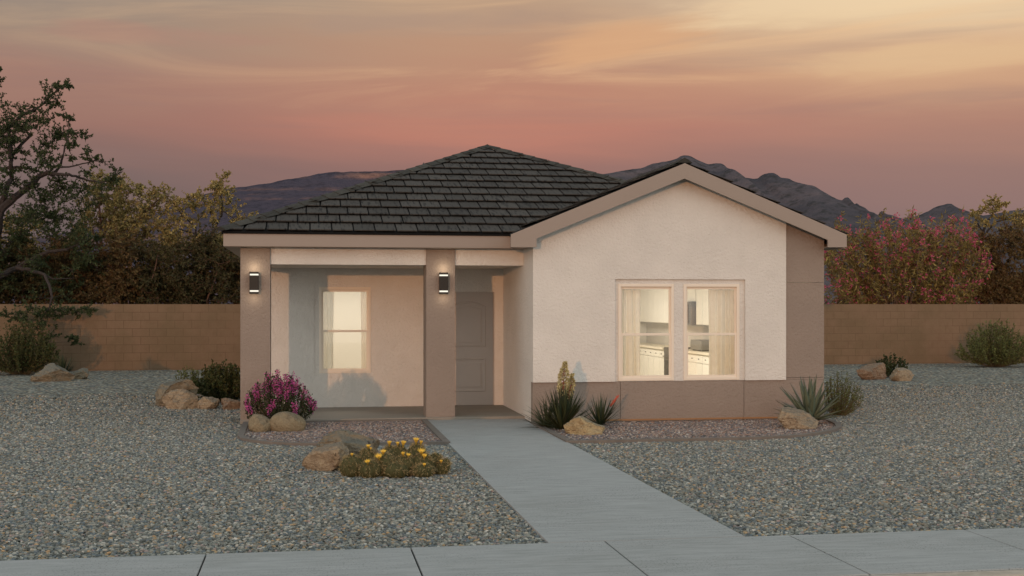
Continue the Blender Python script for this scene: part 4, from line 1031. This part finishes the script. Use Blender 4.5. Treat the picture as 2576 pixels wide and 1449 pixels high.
# agave
ag = thing('agave_plant', 'blue green agave at the right corner of the house', 'agave', (7.66, 18.05, 0))
for i in range(34):
    a = i * 2.39996 + q.uniform(-.15, .15); e = R(10 + 78 * (i / 33) ** .9)
    d = Vector((math.cos(a) * math.cos(e), math.sin(a) * math.cos(e), math.sin(e)))
    b = MB(); k = 7; L = q.uniform(.66, .80) * (.70 + .30 * math.sin(e)); base = Vector((7.66, 18.05, .05)) + Vector((d.x, d.y, 0)) * .05
    side = d.cross(Vector((0, 0, 1))).normalized(); nr = side.cross(d).normalized()
    top, bot = [], []
    wid = [.044, .050, .053, .050, .041, .027, .012, .0015]
    for j in range(k + 1):
        f = j / k; c = base + d * L * f + Vector((0, 0, -.03 * math.cos(e) * f * f)); w = wid[j]
        top.append([c - side * w + nr * w * .30, c - nr * .002, c + side * w + nr * w * .30]); bot.append(c - nr * (.012 + w * .25) * (1 - f * .8))
    vsx = []; fs = []
    for j in range(k + 1): vsx += top[j] + [bot[j]]
    for j in range(k):
        o4 = 4 * j
        for m_, n_ in ((0, 1), (1, 2), (2, 3), (3, 0)): fs.append((o4 + m_, o4 + n_, o4 + 4 + n_, o4 + 4 + m_))
    b.raw(vsx, fs).build('leaf', AGAM, ag, smooth=True)

# hedgehog cactus with yellow flowers
CACM = mk('cactus_skin', lin(74, 72, 46), .8, var=(20, .2), spec=.1)
SPINE = mk('cactus_spine', lin(186, 166, 120), .7, island=.35, hue=lin(118, 102, 70))
YEL = mk('yellow_petal', lin(246, 212, 92), .5, island=.15, transl=.3, hue=lin(240, 186, 62))
cb = Vector((.92, 13.45, 0))
ca = thing('hedgehog_cactus', 'clump of spiny hedgehog cactus with yellow flowers', 'cactus', cb)
q = random.Random(19)
pxm = lambda x: (x - 989) * 13.45 / FOC
ST = [(-.42, .05, .13, .24, -.25), (-.26, .16, .12, .30, -.1), (-.10, .02, .15, .25, .0), (.06, .20, .12, .32, .05), (.12, .00, .13, .24, .05), (.24, .17, .12, .34, .1), (.30, .00, .12, .25, .12), (.42, .10, .09, .24, .3), (-.24, -.06, .13, .19, -.15), (.02, -.12, .13, .17, 0), (.30, -.13, .11, .15, .1), (.50, .02, .07, .20, .55), (-.02, .32, .11, .30, 0)]
spots = []
for (sx, sy, sr, sh, ln) in ST:
    b = MB(); c0 = cb + Vector((sx, sy, -.02)); nseg, nring, ribs = 40, 12, 13
    ax = Vector((ln, 0, 1)).normalized(); e1 = ax.cross(Vector((0, 1, 0))).normalized(); e2 = ax.cross(e1)
    def P(f, a, ex=0.0):
        rad = sr * (math.sin(math.pi * (.16 + .84 * f)) ** .55 if f < 1 else 0) * (1 + .07 * math.cos(ribs * a)) + ex
        return c0 + ax * sh * f * 1.0 + (e1 * math.cos(a) + e2 * math.sin(a)) * rad + ax * ex * .6 * f
    vsx = []; fs = []
    for j in range(nring + 1):
        f = min(j / nring, .999)
        for i in range(nseg): vsx.append(P(f, 2 * math.pi * i / nseg))
    for j in range(nring):
        for i in range(nseg): i2 = (i + 1) % nseg; fs.append((j * nseg + i, j * nseg + i2, (j + 1) * nseg + i2, (j + 1) * nseg + i))
    b.raw(vsx, fs); b.cur = 1
    for m_ in range(int(7500 * sr * sh)):
        f = q.random() ** .8 * .98; a = 2 * math.pi * (round(q.random() * ribs * 2) / (ribs * 2) + q.uniform(-.012, .012)); p = P(f, a)
        nrm = (P(f, a, .05) - p).normalized()
        for _ in range(5):
            d = (nrm + rvec(q) * .95).normalized(); l = q.uniform(.020, .044); s_ = d.cross(rvec(q)).normalized() * .0023
            b.raw([p - s_, p + s_, p + d * l], [(0, 1, 2)])
    b.build('cactus_stem', [CACM, SPINE], ca)
    spots.append((c0, ax, sr, sh, P))
def flower(c, ax, s, openness):
    b = MB(); ax = ax.normalized(); e1 = ax.cross(Vector((.3, .9, .1))).normalized(); e2 = ax.cross(e1)
    b.cur = 1; b.tube([c - ax * .01, c + ax * s * .35, c + ax * s * .6], [s * .10, s * .20, s * .24], 8); b.cur = 0
    for ring, (o_, ln_) in enumerate(((openness, 1.0), (openness * .65, .95))):
        for m_ in range(11):
            a = 2 * math.pi * (m_ + .5 * ring) / 11 + q.uniform(-.1, .1); ra = e1 * math.cos(a) + e2 * math.sin(a)
            pts = [c + ax * s * .35 + ra * s * .15, c + ax * s * .75 + ra * s * (.25 + .2 * o_), c + ax * s * (1.05 * ln_) + ra * s * (.3 + .55 * o_)]
            b.strip(pts, [s * .07, s * .10, s * .012], ax.cross(ra))
    b.build('flower', [YEL, FT[0]], ca)
FT = [mk('flower_tube', lin(150, 128, 56), .7, var=(9, .2))]
FL = [(0, .93, 4.9, .5, .035), (1, .95, 4.7, .8, .05), (1, .9, 5.6, .4, .04), (2, .93, 4.6, .9, .055), (2, .75, 4.3, 1, .06), (8, .8, 4.2, 1, .06), (3, .95, 4.8, .5, .05), (3, .92, 5.5, .4, .06), (4, .9, 4.3, .4, .05), (4, .86, 5.2, .9, .055), (5, .96, 4.7, .6, .07), (5, .93, 5.6, .3, .055), (6, .9, 4.6, 1, .06), (6, .75, 5.0, .5, .055), (10, .8, 4.8, .5, .05), (11, .7, 4.6, .3, .045), (12, .96, 4.7, .4, .06)]
for si, f, a, op, s in FL:
    c0, ax, sr, sh, P = spots[si]
    aa = a
    p = P(min(f, .97), aa); best = min((P(min(f, .97), 2 * math.pi * k / 24) for k in range(24)), key=lambda v: v.y + q.uniform(0, .03) + abs(v.x - (c0.x + math.cos(a) * sr * .8)) * .5)
    flower(best, (best - c0).normalized() + Vector((0, -.25, .5)), s * q.uniform(.75, 1.1), op)
